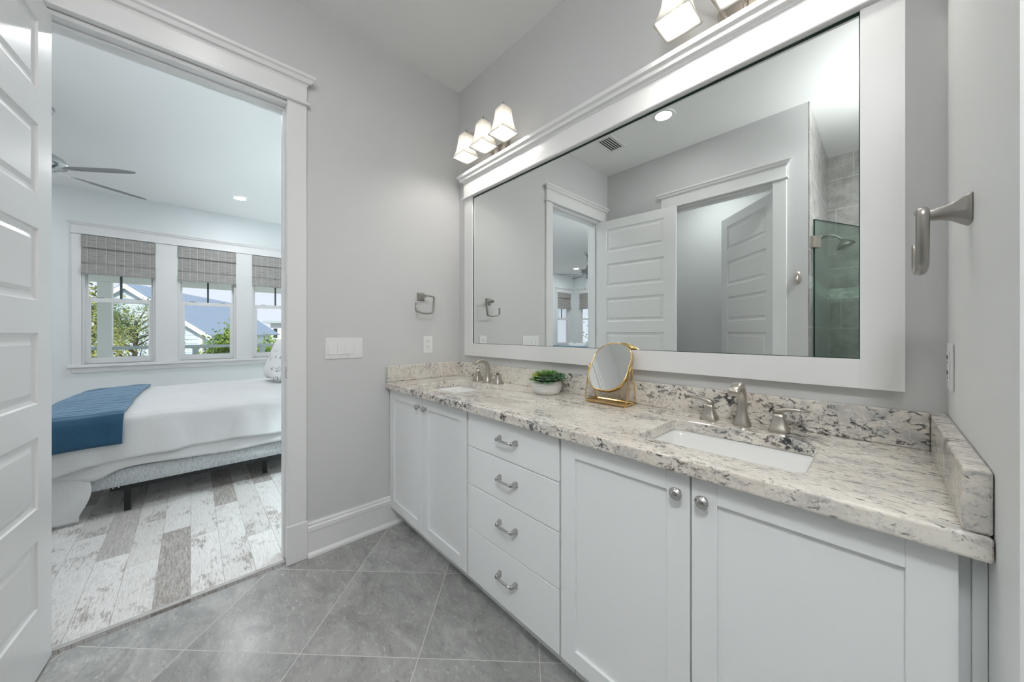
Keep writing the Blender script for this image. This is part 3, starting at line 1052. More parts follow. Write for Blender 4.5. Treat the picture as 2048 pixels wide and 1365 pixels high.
# --------- countertop with two sink cut-outs
CT, CB = 0.9145, 0.8750
SINKS = [(0.242, 0.638), (1.630, 2.028)]
SY0, SY1 = -0.458, -0.161
def hole_loop(x0, x1):
    cx, cy = (x0 + x1) / 2, (SY0 + SY1) / 2
    return [(cx + p, cy + q) for p, q in rrect((x1 - x0) / 2, (SY1 - SY0) / 2, 0.028, 5)]
def slab():
    bm = bmesh.new()
    outer = [(0.001, -0.565), (RW - 0.001, -0.565), (RW - 0.001, -0.001), (0.001, -0.001)]
    # subdivide long edges for well-shaped triangles
    loops = [outer] + [hole_loop(*s_) for s_ in SINKS]
    es = []
    for lp in loops:
        vs = [bm.verts.new((p[0], p[1], CT)) for p in lp]
        for i in range(len(vs)):
            es.append(bm.edges.new((vs[i], vs[(i + 1) % len(vs)])))
    bmesh.ops.triangle_fill(bm, edges=es, use_beauty=True)
    top = list(bm.faces)
    r = bmesh.ops.extrude_face_region(bm, geom=top)
    for v in [g for g in r['geom'] if isinstance(g, bmesh.types.BMVert)]:
        v.co.z = CB
    bmesh.ops.recalc_face_normals(bm, faces=bm.faces)
    m_ = MB()
    bm.verts.index_update()
    m_.add([tuple(v.co) for v in bm.verts], [tuple(v.index for v in f.verts) for f in bm.faces])
    bm.free()
    return m_
tct = thing('countertop', 'speckled white granite worktop with splashbacks along the vanity', 'countertop', (1.13, -0.28, CB))
obj('worktop', slab(), 'granite', tct, bevel=0.006, seg=3)
obj('backsplash', MB().box(0.0305, -0.026, CT + .0003, RW - 0.0315, -0.001, 1.0155), 'granite', tct, bevel=0.0025)
obj('side_splash', MB().box(0.001, -0.557, CT + .0003, 0.030, -0.001, 1.0155), 'granite', tct, bevel=0.004)
obj('side_splash', MB().box(RW - 0.031, -0.556, CT + .0003, RW - 0.001, -0.001, 1.0155), 'granite', tct, bevel=0.004)

def sink(label, x0, x1):
    cx, cy = (x0 + x1) / 2, (SY0 + SY1) / 2
    t = thing('sink', label, 'sink', (cx, cy, CB - 0.14), 'undermount sinks in the granite top')
    m_ = MB()
    hw, hh = (x1 - x0) / 2 + 0.003, (SY1 - SY0) / 2 + 0.003
    rings = []
    for ins, z in ((-0.02, CB - 0.0008), (0.0, CB - 0.0008), (0.004, CB - 0.02), (0.010, CB - 0.07), (0.022, CB - 0.110), (0.05, CB - 0.128), (0.09, CB - 0.134)):
        r = min(0.05, 0.03 + max(0, ins) * 0.7)
        rings.append([(cx + p, cy + q, z) for p, q in rrect(hw - ins, hh - ins, r, 5)])
    m_.loft(rings, True, False, True)
    obj('basin', m_, 'porcelain', t)
    m_ = MB().lathe([(0.0, 0.004), (0.016, 0.004), (0.021, 0.002), (0.022, 0.0), (0.0, 0.0)], (cx, cy + 0.02, CB - 0.1338), 20)
    part_label(obj('drain', m_, 'chrome', t), 'metal drain')
sink('white rectangular undermount sink at the far left end', *SINKS[0])
sink('white rectangular undermount sink at the near right end', *SINKS[1])

# --------- widespread faucets (template at the spout foot)
def make_faucet(label, loc, turn=(180, 0)):
    t = thing('faucet', label, 'faucet', loc, 'brushed nickel widespread faucets')
    def sq_rings(path):
        rings = []
        for (y, z, hw, hd, tilt) in path:
            c, s_ = math.cos(tilt), math.sin(tilt)
            rings.append([(p, y + q * c, z + q * s_) for p, q in rrect(hw, hd, min(hw, hd) * 0.80, 4)])
        return rings
    path = [(0, 0.0, 0.0265, 0.0265, 0), (0, 0.004, 0.0262, 0.0262, 0), (0, 0.016, 0.0225, 0.0225, 0), (0.0, 0.034, 0.0175, 0.0175, 0), (0.001, 0.056, 0.0145, 0.015, 0), (0.002, 0.074, 0.0135, 0.014, 0.04)]
    for k in range(0, 9):
        a = math.radians(10 + k * 17.0)
        R = 0.057
        path.append((-R + R * math.cos(a) + 0.002, 0.083 + R * math.sin(a), 0.0135 + 0.0003 * k, 0.0135 - 0.0006 * k, a))
    obj('spout', MB().loft(sq_rings(path), True, True, True), 'nickel', t, local=True)
    for s_ in (-1, 1):
        m_ = MB()
        rings = []
        for z, h in ((0, 0.0265), (0.004, 0.0262), (0.014, 0.0225), (0.030, 0.0172), (0.046, 0.0140), (0.056, 0.0130)):
            rings.append([(s_ * 0.101 + p, q, z) for p, q in rrect(h, h, h * 0.3, 2)])
        m_.loft(rings, True, True, True)
        h = obj('handle_base', m_, 'nickel', t, local=True)
        m_ = MB()
        rings = []
        for d, z, hw, hh in ((-0.014, 0.0605, 0.010, 0.0040), (-0.006, 0.0640, 0.0125, 0.0068), (0.006, 0.0668, 0.0120, 0.0072), (0.020, 0.0715, 0.0095, 0.0058), (0.045, 0.0735, 0.0085, 0.0042), (0.075, 0.0730, 0.0075, 0.0034)):
            rings.append([(d, p, z + q) for p, q in rrect(hw, hh, hh * 0.8, 3)])
        m_.loft(rings, True, True, True)
        m_.xf(Matrix.Translation((s_ * 0.101, 0, 0)) @ Matrix.Rotation(math.radians(turn[0] if s_ < 0 else turn[1]), 4, 'Z'))
        obj('lever', m_, 'nickel', h, local=True)
    return t
f1 = make_faucet('brushed nickel faucet behind the far left sink', (0.447, -0.088, CT + 0.0003), (146, -36))
f2 = make_faucet('brushed nickel faucet behind the near right sink', (1.8215, -0.084, CT + 0.0003))

# ------------------------------------------------------------------ wall mirror
GZ0, GZ1, GX0, GX1 = 1.152, 2.174, 0.205, 2.103
FX0, FX1, FZ0 = 0.112, 2.190, 1.067
tm = thing('wall_mirror', 'large white framed mirror with crown above the vanity', 'mirror', (1.15, 0, FZ0))
obj('mirror_glass', MB().box(GX0 - 0.002, -0.020, GZ0 - 0.002, GX1 + 0.002, -0.015, GZ1 + 0.006), 'mirror', tm)
ml = MB().box(GX0, -0.0225, GZ0, GX0 + 0.004, -0.0203, GZ1).box(GX0 + .004, -0.0225, GZ0, GX1 - .0025, -0.0203, GZ0 + 0.0022)  # dark strips painted in for the shaded gap between glass and frame
ml.box(GX1 - 0.0025, -0.0225, GZ0, GX1, -0.0203, GZ1).box(GX0 + .004, -0.0225, GZ1 - 0.008, GX1 - .0025, -0.0203, GZ1)
part_label(obj('gap_shade_line', ml, 'glass_edge', tm), 'dark strip standing in for the shaded gap round the glass')
obj('side_rail', MB().box(FX0, -0.032, FZ0, GX0, -0.0005, GZ1 + 0.008), 'trim', tm, bevel=0.002)
obj('side_rail', MB().box(GX1, -0.032, FZ0, FX1, -0.0005, GZ1 + 0.008), 'trim', tm, bevel=0.0005)
obj('bottom_rail', MB().box(GX0, -0.0318, FZ0, GX1, -0.0005, GZ0), 'trim', tm, bevel=0.0005)
obj('header_board', MB().box(FX0 - 0.004, -0.036, GZ1 + 0.012, FX1 + 0.004, -0.0005, 2.287), 'trim', tm, bevel=0.001)
obj('fillet', MB().box(FX0 - 0.014, -0.048, GZ1, FX1 + 0.014, -0.0005, GZ1 + 0.012), 'trim', tm, bevel=0.004)
prof = [(0.0005, 2.287), (0.038, 2.287), (0.044, 2.297), (0.058, 2.300), (0.062, 2.314), (0.074, 2.322), (0.076, 2.340), (0.0005, 2.340)]
rings = []
for e, s_ in ((FX0, -1), (FX1, 1)):
    rings.append([(e + s_ * max(0, min(d, 0.07) - 0.036), -d, z) for d, z in prof])
obj('crown', MB().loft(rings, False, True, True), 'trim', tm)

# ------------------------------------------------------------------ vanity lights
def make_vanity_light(label, loc):
    """three square bell shades on curved arms; local origin at the wall behind the middle shade"""
    t = thing('vanity_light', label, 'wall lamp', loc, 'three-shade vanity lights above the mirror')
    pl = MB()
    pl.box(-0.090, -0.014, -0.055, 0.090, -0.0005, 0.055).box(-0.080, -0.022, -0.044, 0.080, -0.014, 0.044)
    obj('backplate', pl, 'nickel', t, local=True, bevel=0.003)
    for k in (-1, 0, 1):
        sx = 0.186 * k
        m_ = MB()
        pts = []
        for q in range(11):
            u = q / 10
            x = 0.055 * k * (1 - u) + sx * u
            y = -0.02 - 0.125 * u
            z = -0.01 + 0.172 * math.sin(min(1, u * 1.10) * PI / 2) - 0.012 * u
            pts.append((x, y, z))
        m_.tube(pts, 0.0055, 8, sx=1.3)
        m_.lathe([(0.0, 0.178), (0.004, 0.176), (0.0055, 0.168), (0.0035, 0.160), (0.006, 0.152), (0.018, 0.148), (0.020, 0.134), (0.018, 0.110), (0.0, 0.108)], (sx, -0.145, 0), 14)
        arm = obj('arm', m_, 'nickel', t, local=True)
        sh = MB()
        rings = []
        for z, h in ((0.143, 0.014), (0.141, 0.028), (0.132, 0.0345), (0.110, 0.0370), (0.080, 0.0395), (0.048, 0.0440), (0.020, 0.0510), (0.0, 0.0580), (-0.013, 0.0655)):
            rings.append([(sx + p, -0.145 + q, z) for p, q in rrect(h, h, 0.009, 3)])
        sh.loft(rings, True)
        s_ = obj('shade', sh, 'frost', arm, local=True, solid=0.003)
        part_label(s_, 'frosted white glass bell shade')
        b = MB().lathe([(0.0, -0.006), (0.010, -0.004), (0.020, 0.003), (0.027, 0.014), (0.029, 0.026), (0.026, 0.040), (0.018, 0.056), (0.013, 0.066), (0.013, 0.100), (0.0, 0.101)], (sx, -0.145, 0), 20)
        part_label(obj('bulb', b, 'bulb', arm, local=True), 'lit white bulb')
    return t
v1 = make_vanity_light('lit three-shade nickel wall lamp in the corner above the mirror', (0.475, 0.0, 2.383))
v2 = copy_tree(v1)
v2.location = (1.818, 0.0, 2.383)
tag(v2, 'lit nickel wall lamp cut off at the top edge above the mirror', 'wall lamp')

# ------------------------------------------------------------------ towel rings
def make_towel_ring(label, loc):
    """local: wall plane x=0, outward +x"""
    t = thing('towel_ring', label, 'towel ring', loc, 'square open towel rings beside the vanity')
    m_ = MB()
    rings = []
    for d, hy, hz in ((0.0005, 0.027, 0.0275), (0.003, 0.027, 0.0275), (0.010, 0.0225, 0.0235), (0.022, 0.0155, 0.0165), (0.036, 0.0105, 0.0120), (0.050, 0.0090, 0.0105), (0.066, 0.0090, 0.0105)):
        rings.append([(d, p, q) for p, q in rrect(hy, hz, 0.004, 3)])
    m_.loft(rings, True, True, True)
    obj('mount', m_, 'nickel_dark', t, local=True)
    pts = [(0, 0.0, 0.006), (0, 0.040, 0.004), (0, 0.060, 0.0), (0, 0.066, -0.004), (0, 0.067, -0.012), (0, 0.064, -0.055), (0, 0.058, -0.098), (0, 0.055, -0.108), (0, 0.048, -0.112), (0, 0.010, -0.1165), (0, -0.025, -0.1135), (0, -0.056, -0.104), (0, -0.064, -0.100), (0, -0.067, -0.092), (0, -0.066, -0.048)]
    r = MB().tube([(0.064, p[1], p[2]) for p in pts], 0.0092, 8, sx=0.70, flat=(1, 0, 0))
    obj('ring', r, 'nickel_dark', t, local=True)
    return t
r1 = make_towel_ring('nickel towel ring on the grey wall above the outlet', (0.0, -0.316, 1.472))
r2 = copy_tree(r1)
r2.location = (RW, -0.345, 1.472)
r2.rotation_euler[2] = PI
tag(r2, 'nickel towel ring on the right wall, seen edge-on', 'towel ring')

# ------------------------------------------------------------------ switches and outlets
ts = thing('light_switch', 'white four-gang rocker switch plate beside the doorway', 'light switch', (0, -0.806, 1.075))
obj('switch_plate', MB().box(0.0005, -0.908, 1.077, 0.0055, -0.703, 1.198), 'plastic', ts, bevel=0.002)
for k in range(4):
    yc = -0.8755 + 0.0465 * k
    m_ = MB()
    m_.prism([(0.0056, 1.103), (0.0056, 1.172), (0.0075 if k < 3 else 0.0085, 1.172), (0.0105 if k < 3 else 0.0080, 1.103)], 'Y', yc - 0.0165, yc + 0.0165)
    obj('rocker', m_, 'plastic', ts, bevel=0.0008)
    for zs in (1.187, 1.088):
        obj('screw', MB().lathe([(0, 0), (0.003, 0), (0.003, 0.0008), (0, 0.001)], (0.0055, yc, zs), 8, 'X'), 'plastic', ts)
def outlet(name, label, x, y, s_):
    t = thing(name, label, 'outlet', (x, y, 1.09), 'white wall outlets above the worktop')
    def B(a, b, za, zb, d0, d1, m='plastic', nm='plate', par=None, bev=0.0):
        mm = MB().box(x + s_ * d0, y + a, za, x + s_ * d1, y + b, zb)
        return obj(nm, mm, m, par or t, bevel=bev)
    B(-0.035, 0.035, 1.088, 1.203, 0.0005, 0.0055, nm='outlet_plate', bev=0.002)
    f = B(-0.017, 0.017, 1.108, 1.184, 0.0056, 0.0075, nm='receptacle', bev=0.001)
    sl = MB()
    for zc in (1.164, 1.126):
        for a in (-0.0075, 0.0055):
            sl.box(x + s_ * 0.0076, y + a, zc, x + s_ * 0.0082, y + a + 0.002, zc + 0.010)
        sl.box(x + s_ * 0.0076, y - 0.002, zc - 0.010, x + s_ * 0.0082, y + 0.002, zc - 0.006)
    obj('slots', sl, 'dark', f)
    return t
outlet('wall_outlet', 'white outlet under the towel ring above the far sink', 0.0, -0.262, 1)
outlet('wall_outlet', 'white outlet on the right wall, seen edge-on', RW, -0.085, -1)

# ------------------------------------------------------------------ potted succulents
tp = thing('potted_succulent', 'succulents in a small white textured pot on the worktop', 'plant', (0.962, -0.112, CT + 0.0003))
pc = (0.970, -0.116, CT + 0.0004)
m_ = MB().lathe([(0.0, 0.0), (0.052, 0.0), (0.060, 0.003), (0.070, 0.018), (0.0745, 0.036), (0.0745, 0.050), (0.071, 0.064), (0.069, 0.068), (0.065, 0.068), (0.066, 0.060), (0.0, 0.056)], pc, 40)
obj('pot', m_, 'pot', tp)
obj('soil', MB().lathe([(0.0, 0.058), (0.0655, 0.058), (0.0, 0.0625)], pc, 24, caps=False), 'soil', tp)
def rosette(c, R, n_rings, per, tilt, lean, thick, mat, seed, wide=0.42):
    rnd = random.Random(seed)
    m_ = MB()
    for k in range(n_rings):
        f = 1 - k / n_rings
        L = R * (0.45 + 0.55 * f)
        el = math.radians(tilt + (86 - tilt) * (1 - f) + rnd.uniform(-6, 6))
        for j in range(per - k // 2):
            az = 2 * PI * (j + 0.5 * (k % 2)) / (per - k // 2) + rnd.uniform(-.15, .15)
            dirv = Vector((math.cos(az) * math.cos(el), math.sin(az) * math.cos(el), math.sin(el)))
            side = Vector((-math.sin(az), math.cos(az), 0))
            up = dirv.cross(side) * -1
            rings = []
            for u, wd in ((0.0, 0.35), (0.25, 0.75), (0.55, 1.0), (0.8, 0.75), (0.93, 0.38), (1.0, 0.03)):
                ctr = Vector(c) + dirv * (L * u) + up * (0.10 * L * u * u) + Vector(lean) * u
                hw, hh = wd * wide * L * 0.5, wd * thick
                rings.append([ctr + side * hw, ctr + up * hh * 0.3, ctr - side * hw, ctr - up * hh])
            m_.loft([[tuple(q) for q in r] for r in rings], True, True, True)
    return obj('succulent', m_, mat, tp)
Z = pc[2] + 0.004
rosette((0.972, -0.122, Z + .062), 0.082, 5, 9, 22, (0, 0, .010), 0.005, 'succ_g', 1, 0.34)
rosette((1.014, -0.114, Z + .064), 0.066, 5, 8, 12, (.006, 0, 0), 0.006, 'succ_d', 2, 0.62)
rosette((0.993, -0.154, Z + .060), 0.058, 4, 7, 8, (0, -.006, 0), 0.006, 'succ_d', 3, 0.66)
rosette((0.926, -0.122, Z + .062), 0.055, 4, 10, 25, (-.008, 0, .01), 0.004, 'succ_y', 4, 0.30)
rosette((0.951, -0.084, Z + .064), 0.063, 4, 9, 28, (0, .0, .012), 0.005, 'succ_g', 5, 0.36)
rosette((0.943, -0.154, Z + .058), 0.048, 4, 9, 15, (-.004, -.006, .0), 0.005, 'succ_g', 6, 0.42)
rosette((1.008, -0.082, Z + .064), 0.055, 4, 8, 30, (.004, 0, .008), 0.005, 'succ_d', 7, 0.5)

# ------------------------------------------------------------------ cosmetic mirror
cmx, cmy = 1.322, -0.098
tcm = thing('cosmetic_mirror', 'tilting brass cosmetic mirror on a tray stand, on the worktop', 'mirror', (cmx, cmy, CT + 0.0003))
m_ = MB()
rings = []
for ins, z in ((0.006, 0.003), (0.002, 0.003), (0.0, 0.005), (-0.003, 0.012), (-0.002, 0.014), (0.001, 0.012), (0.004, 0.0065), (0.010, 0.0060)):
    rings.append([(cmx + p, cmy + q, CT + z) for p, q in rrect(0.098 - ins, 0.043 - ins, 0.014, 4)])
m_.loft(rings, True, True, True)
obj('tray', m_, 'brass', tcm)
for s_ in (-1, 1):
    x = cmx + s_ * 0.102
    m_ = MB()
    m_.tube([(x - s_ * .006, cmy - 0.040, CT + 0.012), (x, cmy - 0.041, CT + 0.020), (x, cmy - 0.012, CT + 0.150), (x, cmy - 0.006, CT + 0.166), (x, cmy, CT + 0.170), (x, cmy + 0.006, CT + 0.166), (x, cmy + 0.012, CT + 0.150), (x, cmy + 0.041, CT + 0.020), (x - s_ * .006, cmy + 0.040, CT + 0.012)], 0.0027, 8)
    m_.tube([(x + s_ * 0.006, cmy, CT + 0.163), (x - s_ * 0.004, cmy, CT + 0.163)], 0.0042, 10)
    for dy in (-0.040, 0.040):
        m_.lathe([(0, 0.0), (0.005, 0.0), (0.005, 0.004), (0.0, 0.005)], (x - s_ * .006, cmy + dy, CT + .0004), 10)
    obj('wire_support', m_, 'brass', tcm)
tilt = math.radians(31)
def plate(p, q, d):   # p across, q up the plate, d out of the reflecting face
    up = Vector((0, math.sin(tilt), math.cos(tilt)))
    nrm = Vector((0, -math.cos(tilt), math.sin(tilt)))
    return tuple(Vector((cmx + p, cmy, CT + 0.163)) + up * q + nrm * d)
hw, hh, rr = 0.096, 0.118, 0.084
def ringp(ins, d):
    return [plate(p, q, d) for p, q in rrect(hw - ins, hh - ins, rr - ins, 10)]
m_ = MB().loft([ringp(0.03, -0.014), ringp(0.004, -0.014), ringp(0.0, -0.011), ringp(0.0, 0.006), ringp(0.0015, 0.008), ringp(0.0045, 0.008), ringp(0.0055, 0.0055)], True, True, False)
rim = obj('rim', m_, 'brass', tcm)
m_ = MB()
rg = ringp(0.0055, 0.0056)
m_.add(rg, [tuple(range(len(rg)))])
part_label(obj('mirror_disc', m_, 'mirror', rim), 'silvered mirror face')

# ------------------------------------------------------------------ ceiling fittings
def downlight(label, x, y, mat, group, r=0.060):
    t = thing('recessed_light', label, 'ceiling light', (x, y, H), group)
    m_ = MB().lathe([(r + 0.001, -0.004), (r + 0.004, -0.006), (r + 0.022, -0.0055), (r + 0.027, -0.003), (r + 0.028, -0.0003)], (x, y, H), 32, caps=False)
    obj('trim_ring', m_, 'trim', t)
    m_ = MB().lathe([(0.0, -0.0062), (r * 0.7, -0.0060), (r, -0.0035), (r, -0.002), (0.0, -0.002)], (x, y, H), 32, caps=False)
    part_label(obj('lens', m_, mat, t), 'glowing white lens')
    return t
downlight('recessed bathroom downlight seen glowing in the mirror', 0.921, -1.425, 'lamp_bath', 'bathroom downlights')
downlight('unseen downlight added to light the room behind the second door', 0.80, -2.85, 'lamp_fill_wc', 'bathroom downlights')  # unseen lamp added to brighten the toilet room
tfl = thing('fill_bowl_light', 'unseen opal bowl light added as fill in front of the shower', 'ceiling light', (2.42, -1.95, H))  # bowl light added out of view to lift the bathroom brightness
obj('ceiling_plate', MB().lathe([(0.0, -0.0003), (0.065, -0.0003), (0.065, -0.018), (0.012, -0.026), (0.010, -0.30), (0.022, -0.306), (0.0, -0.318)], (2.42, -1.95, H), 28), 'nickel', tfl)
part_label(obj('opal_bowl', MB().lathe([(0.190, -0.205), (0.182, -0.235), (0.155, -0.265), (0.100, -0.288), (0.024, -0.300)], (2.42, -1.95, H), 40, caps=False), 'lamp_fill_bowl', tfl), 'glowing bowl of the added fill light')
gb = 'recessed downlights in the bedroom ceiling'
downlight('recessed bedroom downlight seen through the doorway, right of the fan', -3.68, -0.99, 'lamp_bed', gb)
downlight('recessed bedroom downlight beyond the far fan, seen in the mirror', -3.72, -6.50, 'lamp_bed', gb)
downlight('unseen fill downlight added by the windows between both fans', -3.68, -3.70, 'lamp_bed', gb)  # from here on, unseen downlights added to brighten the bedroom
downlight('unseen fill downlight added near the doorway and bed foot', -1.05, -1.30, 'lamp_bed', gb)
downlight('unseen fill downlight added near the inner wall between both fans', -1.05, -3.70, 'lamp_bed', gb)
downlight('unseen fill downlight added near the inner wall by the far fan', -1.05, -6.50, 'lamp_bed', gb)

tvn = thing('ceiling_vent', 'white ceiling vent with dark slots, seen in the mirror', 'vent', (0.395, -1.488, H))
x0, x1, y0, y1 = 0.332, 0.459, -1.602, -1.372
fr = MB()
fr.box(x0 - 0.022, y0 - 0.022, H - 0.006, x0, y1 + 0.022, H - 0.0004).box(x1, y0 - 0.022, H - 0.006, x1 + 0.022, y1 + 0.022, H - 0.0004)
fr.box(x0, y0 - 0.022, H - 0.006, x1, y0, H - 0.0004).box(x0, y1, H - 0.006, x1, y1 + 0.022, H - 0.0004)
obj('vent_frame', fr, 'trim', tvn, bevel=0.002)
part_label(obj('slot_shade_sheet', MB().box(x0, y0, H - 0.0012, x1, y1, H - 0.0004), 'dark', tvn), 'black sheet standing in for shade behind the slats')  # flat black sheet for the shade behind the slats, no duct modelled
for k in range(6):
    xx = x0 + 0.006 + (x1 - x0 - 0.012) * k / 5
    m_ = MB().prism([(xx - 0.0050, H - 0.0060), (xx - 0.0050, H - 0.0075), (xx + 0.0050, H - 0.0085), (xx + 0.0050, H - 0.0070)], 'Y', y0, y1)
    obj('slat', m_, 'trim', tvn)

# ------------------------------------------------------------------ shower, robe hook
P0 = Vector((1.775, -2.150, 0))
gd = Vector((0.41, -0.912, 0)).normalized()
gn = Vector((-gd.y, gd.x, 0))
tg = thing('shower_door', 'frameless clear glass shower door on brushed hinges, seen in mirror', 'shower door', (1.775, -2.150, 0.02))
def gpoly(d0, d1, n0, n1, z0, z1):
    m_ = MB().box(d0, n0, z0, d1, n1, z1)
    mat = Matrix(((gd.x, gn.x, 0, P0.x), (gd.y, gn.y, 0, P0.y), (0, 0, 1, 0), (0, 0, 0, 1)))
    return m_.xf(mat)
obj('glass_panel', gpoly(0.021, 0.689, -0.005, 0.005, 0.03, 2.117), 'shower_glass', tg)
ed = gpoly(0.017, 0.021, -0.005, 0.005, 0.03, 2.117)
e2 = gpoly(0.017, 0.69, -0.005, 0.005, 2.117, 2.120)
ed.add(e2.v, e2.f)
part_label(obj('polished_edge', ed, 'glass_edge', tg), 'dark green glass edge')
for z in (0.36, 1.94):
    m_ = MB()
    g = gpoly(-0.004, 0.075, -0.016, 0.016, z - 0.045, z + 0.045)
    m_.add(g.v, g.f)
    m_.box(1.7655, -2.185, z - 0.045, 1.772, -2.115, z + 0.045)
    obj('glass_hinge', m_, 'nickel', tg, bevel=0.002)
tsh = thing('shower_head', 'nickel shower head on a curved arm on the tiled wall', 'shower head', (1.765, -2.80, 2.05))
m_ = MB().lathe([(0.0, 0.0), (0.030, 0.0), (0.030, 0.004), (0.016, 0.014), (0.011, 0.018), (0.0, 0.019)], (1.7655, -2.80, 2.10), 20, 'X')
obj('flange', m_, 'nickel_dark', tsh)
pts = [(1.768, -2.80, 2.10), (1.80, -2.80, 2.107), (1.835, -2.80, 2.104), (1.865, -2.80, 2.090), (1.890, -2.80, 2.066), (1.905, -2.80, 2.045)]
obj('arm', MB().tube(pts, 0.0105, 12), 'nickel_dark', tsh)
m_ = MB().lathe([(0.0, 0.075), (0.014, 0.072), (0.024, 0.060), (0.050, 0.036), (0.062, 0.014), (0.064, 0.004), (0.060, 0.0), (0.0, 0.002)], (0, 0, 0), 28)
m_.xf(Matrix.Translation((1.935, -2.80, 1.985)) @ Matrix.Rotation(math.radians(-24), 4, 'Y'))
obj('head', m_, 'nickel_dark', tsh)
trh = thing('robe_hook', 'oval nickel robe hook between second door and shower', 'hook', (1.693, FY1, 1.66))
m_ = MB().lathe([(0.0, 0.016), (0.016, 0.014), (0.024, 0.008), (0.026, 0.0005), (0.0, 0.0005)], (0, 0, 0), 24, 'Z', 1.0, 2.0)
m_.xf(Matrix.Translation((1.693, FY1, 1.66)) @ Matrix.Rotation(-PI / 2, 4, 'X'))
obj('hook_plate', m_, 'nickel', trh)
m_ = MB().tube([(1.693, FY1 + 0.014, 1.672), (1.693, FY1 + 0.030, 1.655), (1.693, FY1 + 0.040, 1.632), (1.693, FY1 + 0.050, 1.628), (1.693, FY1 + 0.058, 1.640)], [0.010, 0.009, 0.009, 0.0085, 0.007], 10)
obj('hook', m_, 'nickel', trh)

# ------------------------------------------------------------------ bed
BN, BFX = -1.365, -2.905       # near and far sides
FTY, HDY = -2.200, -0.10        # foot and head
FL = 0.0082
tf = thing('bedstead', 'black steel bed frame with square legs under the box spring', 'bed frame', (-2.13, -0.95, FL))
for x in (BN - 0.030, BFX + 0.004):
    m_ = MB().box(x, -1.862, 0.158, x + 0.026, HDY, 0.182)
    m_.box(x + 0.022, -1.862, 0.158, x + 0.027, HDY, 0.204)
    r = obj('side_rail', m_, 'black_metal', tf)
    for y in (-1.848, -1.822):
        part_label(obj('rivet', MB().lathe([(0, 0), (0.005, 0), (0.004, 0.002), (0, 0.0025)], (x + 0.0272, y, 0.181), 10, 'X'), 'chrome', r), 'bright steel rivet')
obj('foot_rail', MB().box(BFX + 0.03, -1.80, 0.158, BN - 0.03, -1.775, 0.182), 'black_metal', tf)
obj('cross_bar', MB().box(BFX + 0.03, -1.012, 0.150, BN - 0.03, -0.985, 0.182), 'black_metal', tf)
for x, y in ((BN - 0.020, -1.783), (BFX + 0.020, -1.783), (-1.507, -0.998), (-2.76, -0.998), (BN - 0.02, -0.14), (BFX + 0.02, -0.14)):
    obj('leg', MB().box(x - 0.016, y - 0.016, FL + 0.0003, x + 0.016, y + 0.016, 0.165), 'black_metal', tf, bevel=0.002)
m_ = MB()
rings = [[((BN + BFX) / 2 + p, (FTY + HDY) / 2 + q, z) for p, q in rrect((BN - BFX) / 2 - i, (HDY - FTY) / 2 - i, 0.05, 5)] for i, z in ((0.008, 0.1825), (0.0, 0.188), (0.0, 0.300), (0.008, 0.306))]
m_.loft(rings, True, True, True)
tag(obj('box_spring', m_, 'ticking'), 'low grey ticking box spring on the black steel frame', 'box spring')
m_ = MB()
rings = [[((BN + BFX) / 2 + p, (FTY + HDY) / 2 + q, z) for p, q in rrect((BN - BFX) / 2 - i, (HDY - FTY) / 2 - i, 0.07, 5)] for i, z in ((0.03, 0.3065), (0.012, 0.325), (0.012, 0.58), (0.03, 0.615), (0.07, 0.630))]
m_.loft(rings, True, True, True)
tag(obj('mattress', m_, 'sheet'), 'thick white mattress hidden under the white coverlet', 'mattress')

def drape(p, q, off=0.0, z0=0.668, edge=0.055, seed=0.0, flare=0.10, foot=FTY + 0.03):
    """p: metres across from the near top edge (negative hangs down the near side); q: metres from the foot top edge towards the head (negative hangs at the foot)"""
    def hang(s_, r):
        if s_ <= 0:
            return 0.0, 0.0
        if s_ < PI * r / 2:
            a = s_ / r
            return r * math.sin(a), r * (1 - math.cos(a))
        e = s_ - PI * r / 2
        return r + e * flare, r + e
    wdt = (BN - BFX) - 2 * 0.03
    x = BN - 0.03 - min(max(p, 0), wdt)
    y = foot + max(q, 0)
    r = edge + off
    dx, zx = hang(-p, r)
    dxf, zxf = hang(p - wdt, r)
    dy, zy = hang(-q, r)
    x += dx - dxf
    y -= dy
    crown = 0.030 * math.sin(PI * min(max(p / wdt, 0), 1))
    soft = -0.02 * math.exp(-max(q, 0) / 0.10)
    ss = seed
    wr = 0.007 * math.sin(9 * q + 5 * p + ss) * math.sin(7 * p - 3 * q + ss * 2) + 0.005 * math.sin(23 * q + ss) * math.sin(11 * p + 1.3)
    k = min(1, (zx + zy) / 0.12)
    z = z0 + off + crown + soft - zx - zy + wr * 0.6
    x += k * (0.012 * math.sin(13 * q + ss) + 0.006 * math.sin(31 * q + 2))
    y -= min(1, zy / 0.12) * (0.012 * math.sin(11 * p + ss))
    return (x, y, max(z, 0.012))
def cov(u, v):
    q = -0.26 + v * (0.26 + 1.86)
    near = 0.318 + 0.012 * math.sin(v * 9) + 0.05 * math.exp(-((v - 0.12) / 0.07) ** 2)
    p = -near + u * (near + 1.48 + 0.32)
    return drape(p, q, 0.0, seed=0.4)
tag(obj('coverlet', MB().grid(cov, 110, 110), 'coverlet', solid=0.006), 'white ribbed coverlet spread over the bed', 'bedspread')
def sh_side(u, v):
    # strip of sheet showing below the coverlet along the near side
    y = -2.16 + u * 2.02
    hem = 0.302 + 0.006 * math.sin(11 * u) - 0.048 * math.exp(-((y + 1.925) / 0.075) ** 2) + 0.012 * math.exp(-((y + 1.62) / 0.25) ** 2)
    z = 0.47 * (1 - v) + hem * v
    x = BN + 0.012 + 0.014 * v + 0.006 * math.sin(17 * y + 3 * v)
    return (x, y, z)
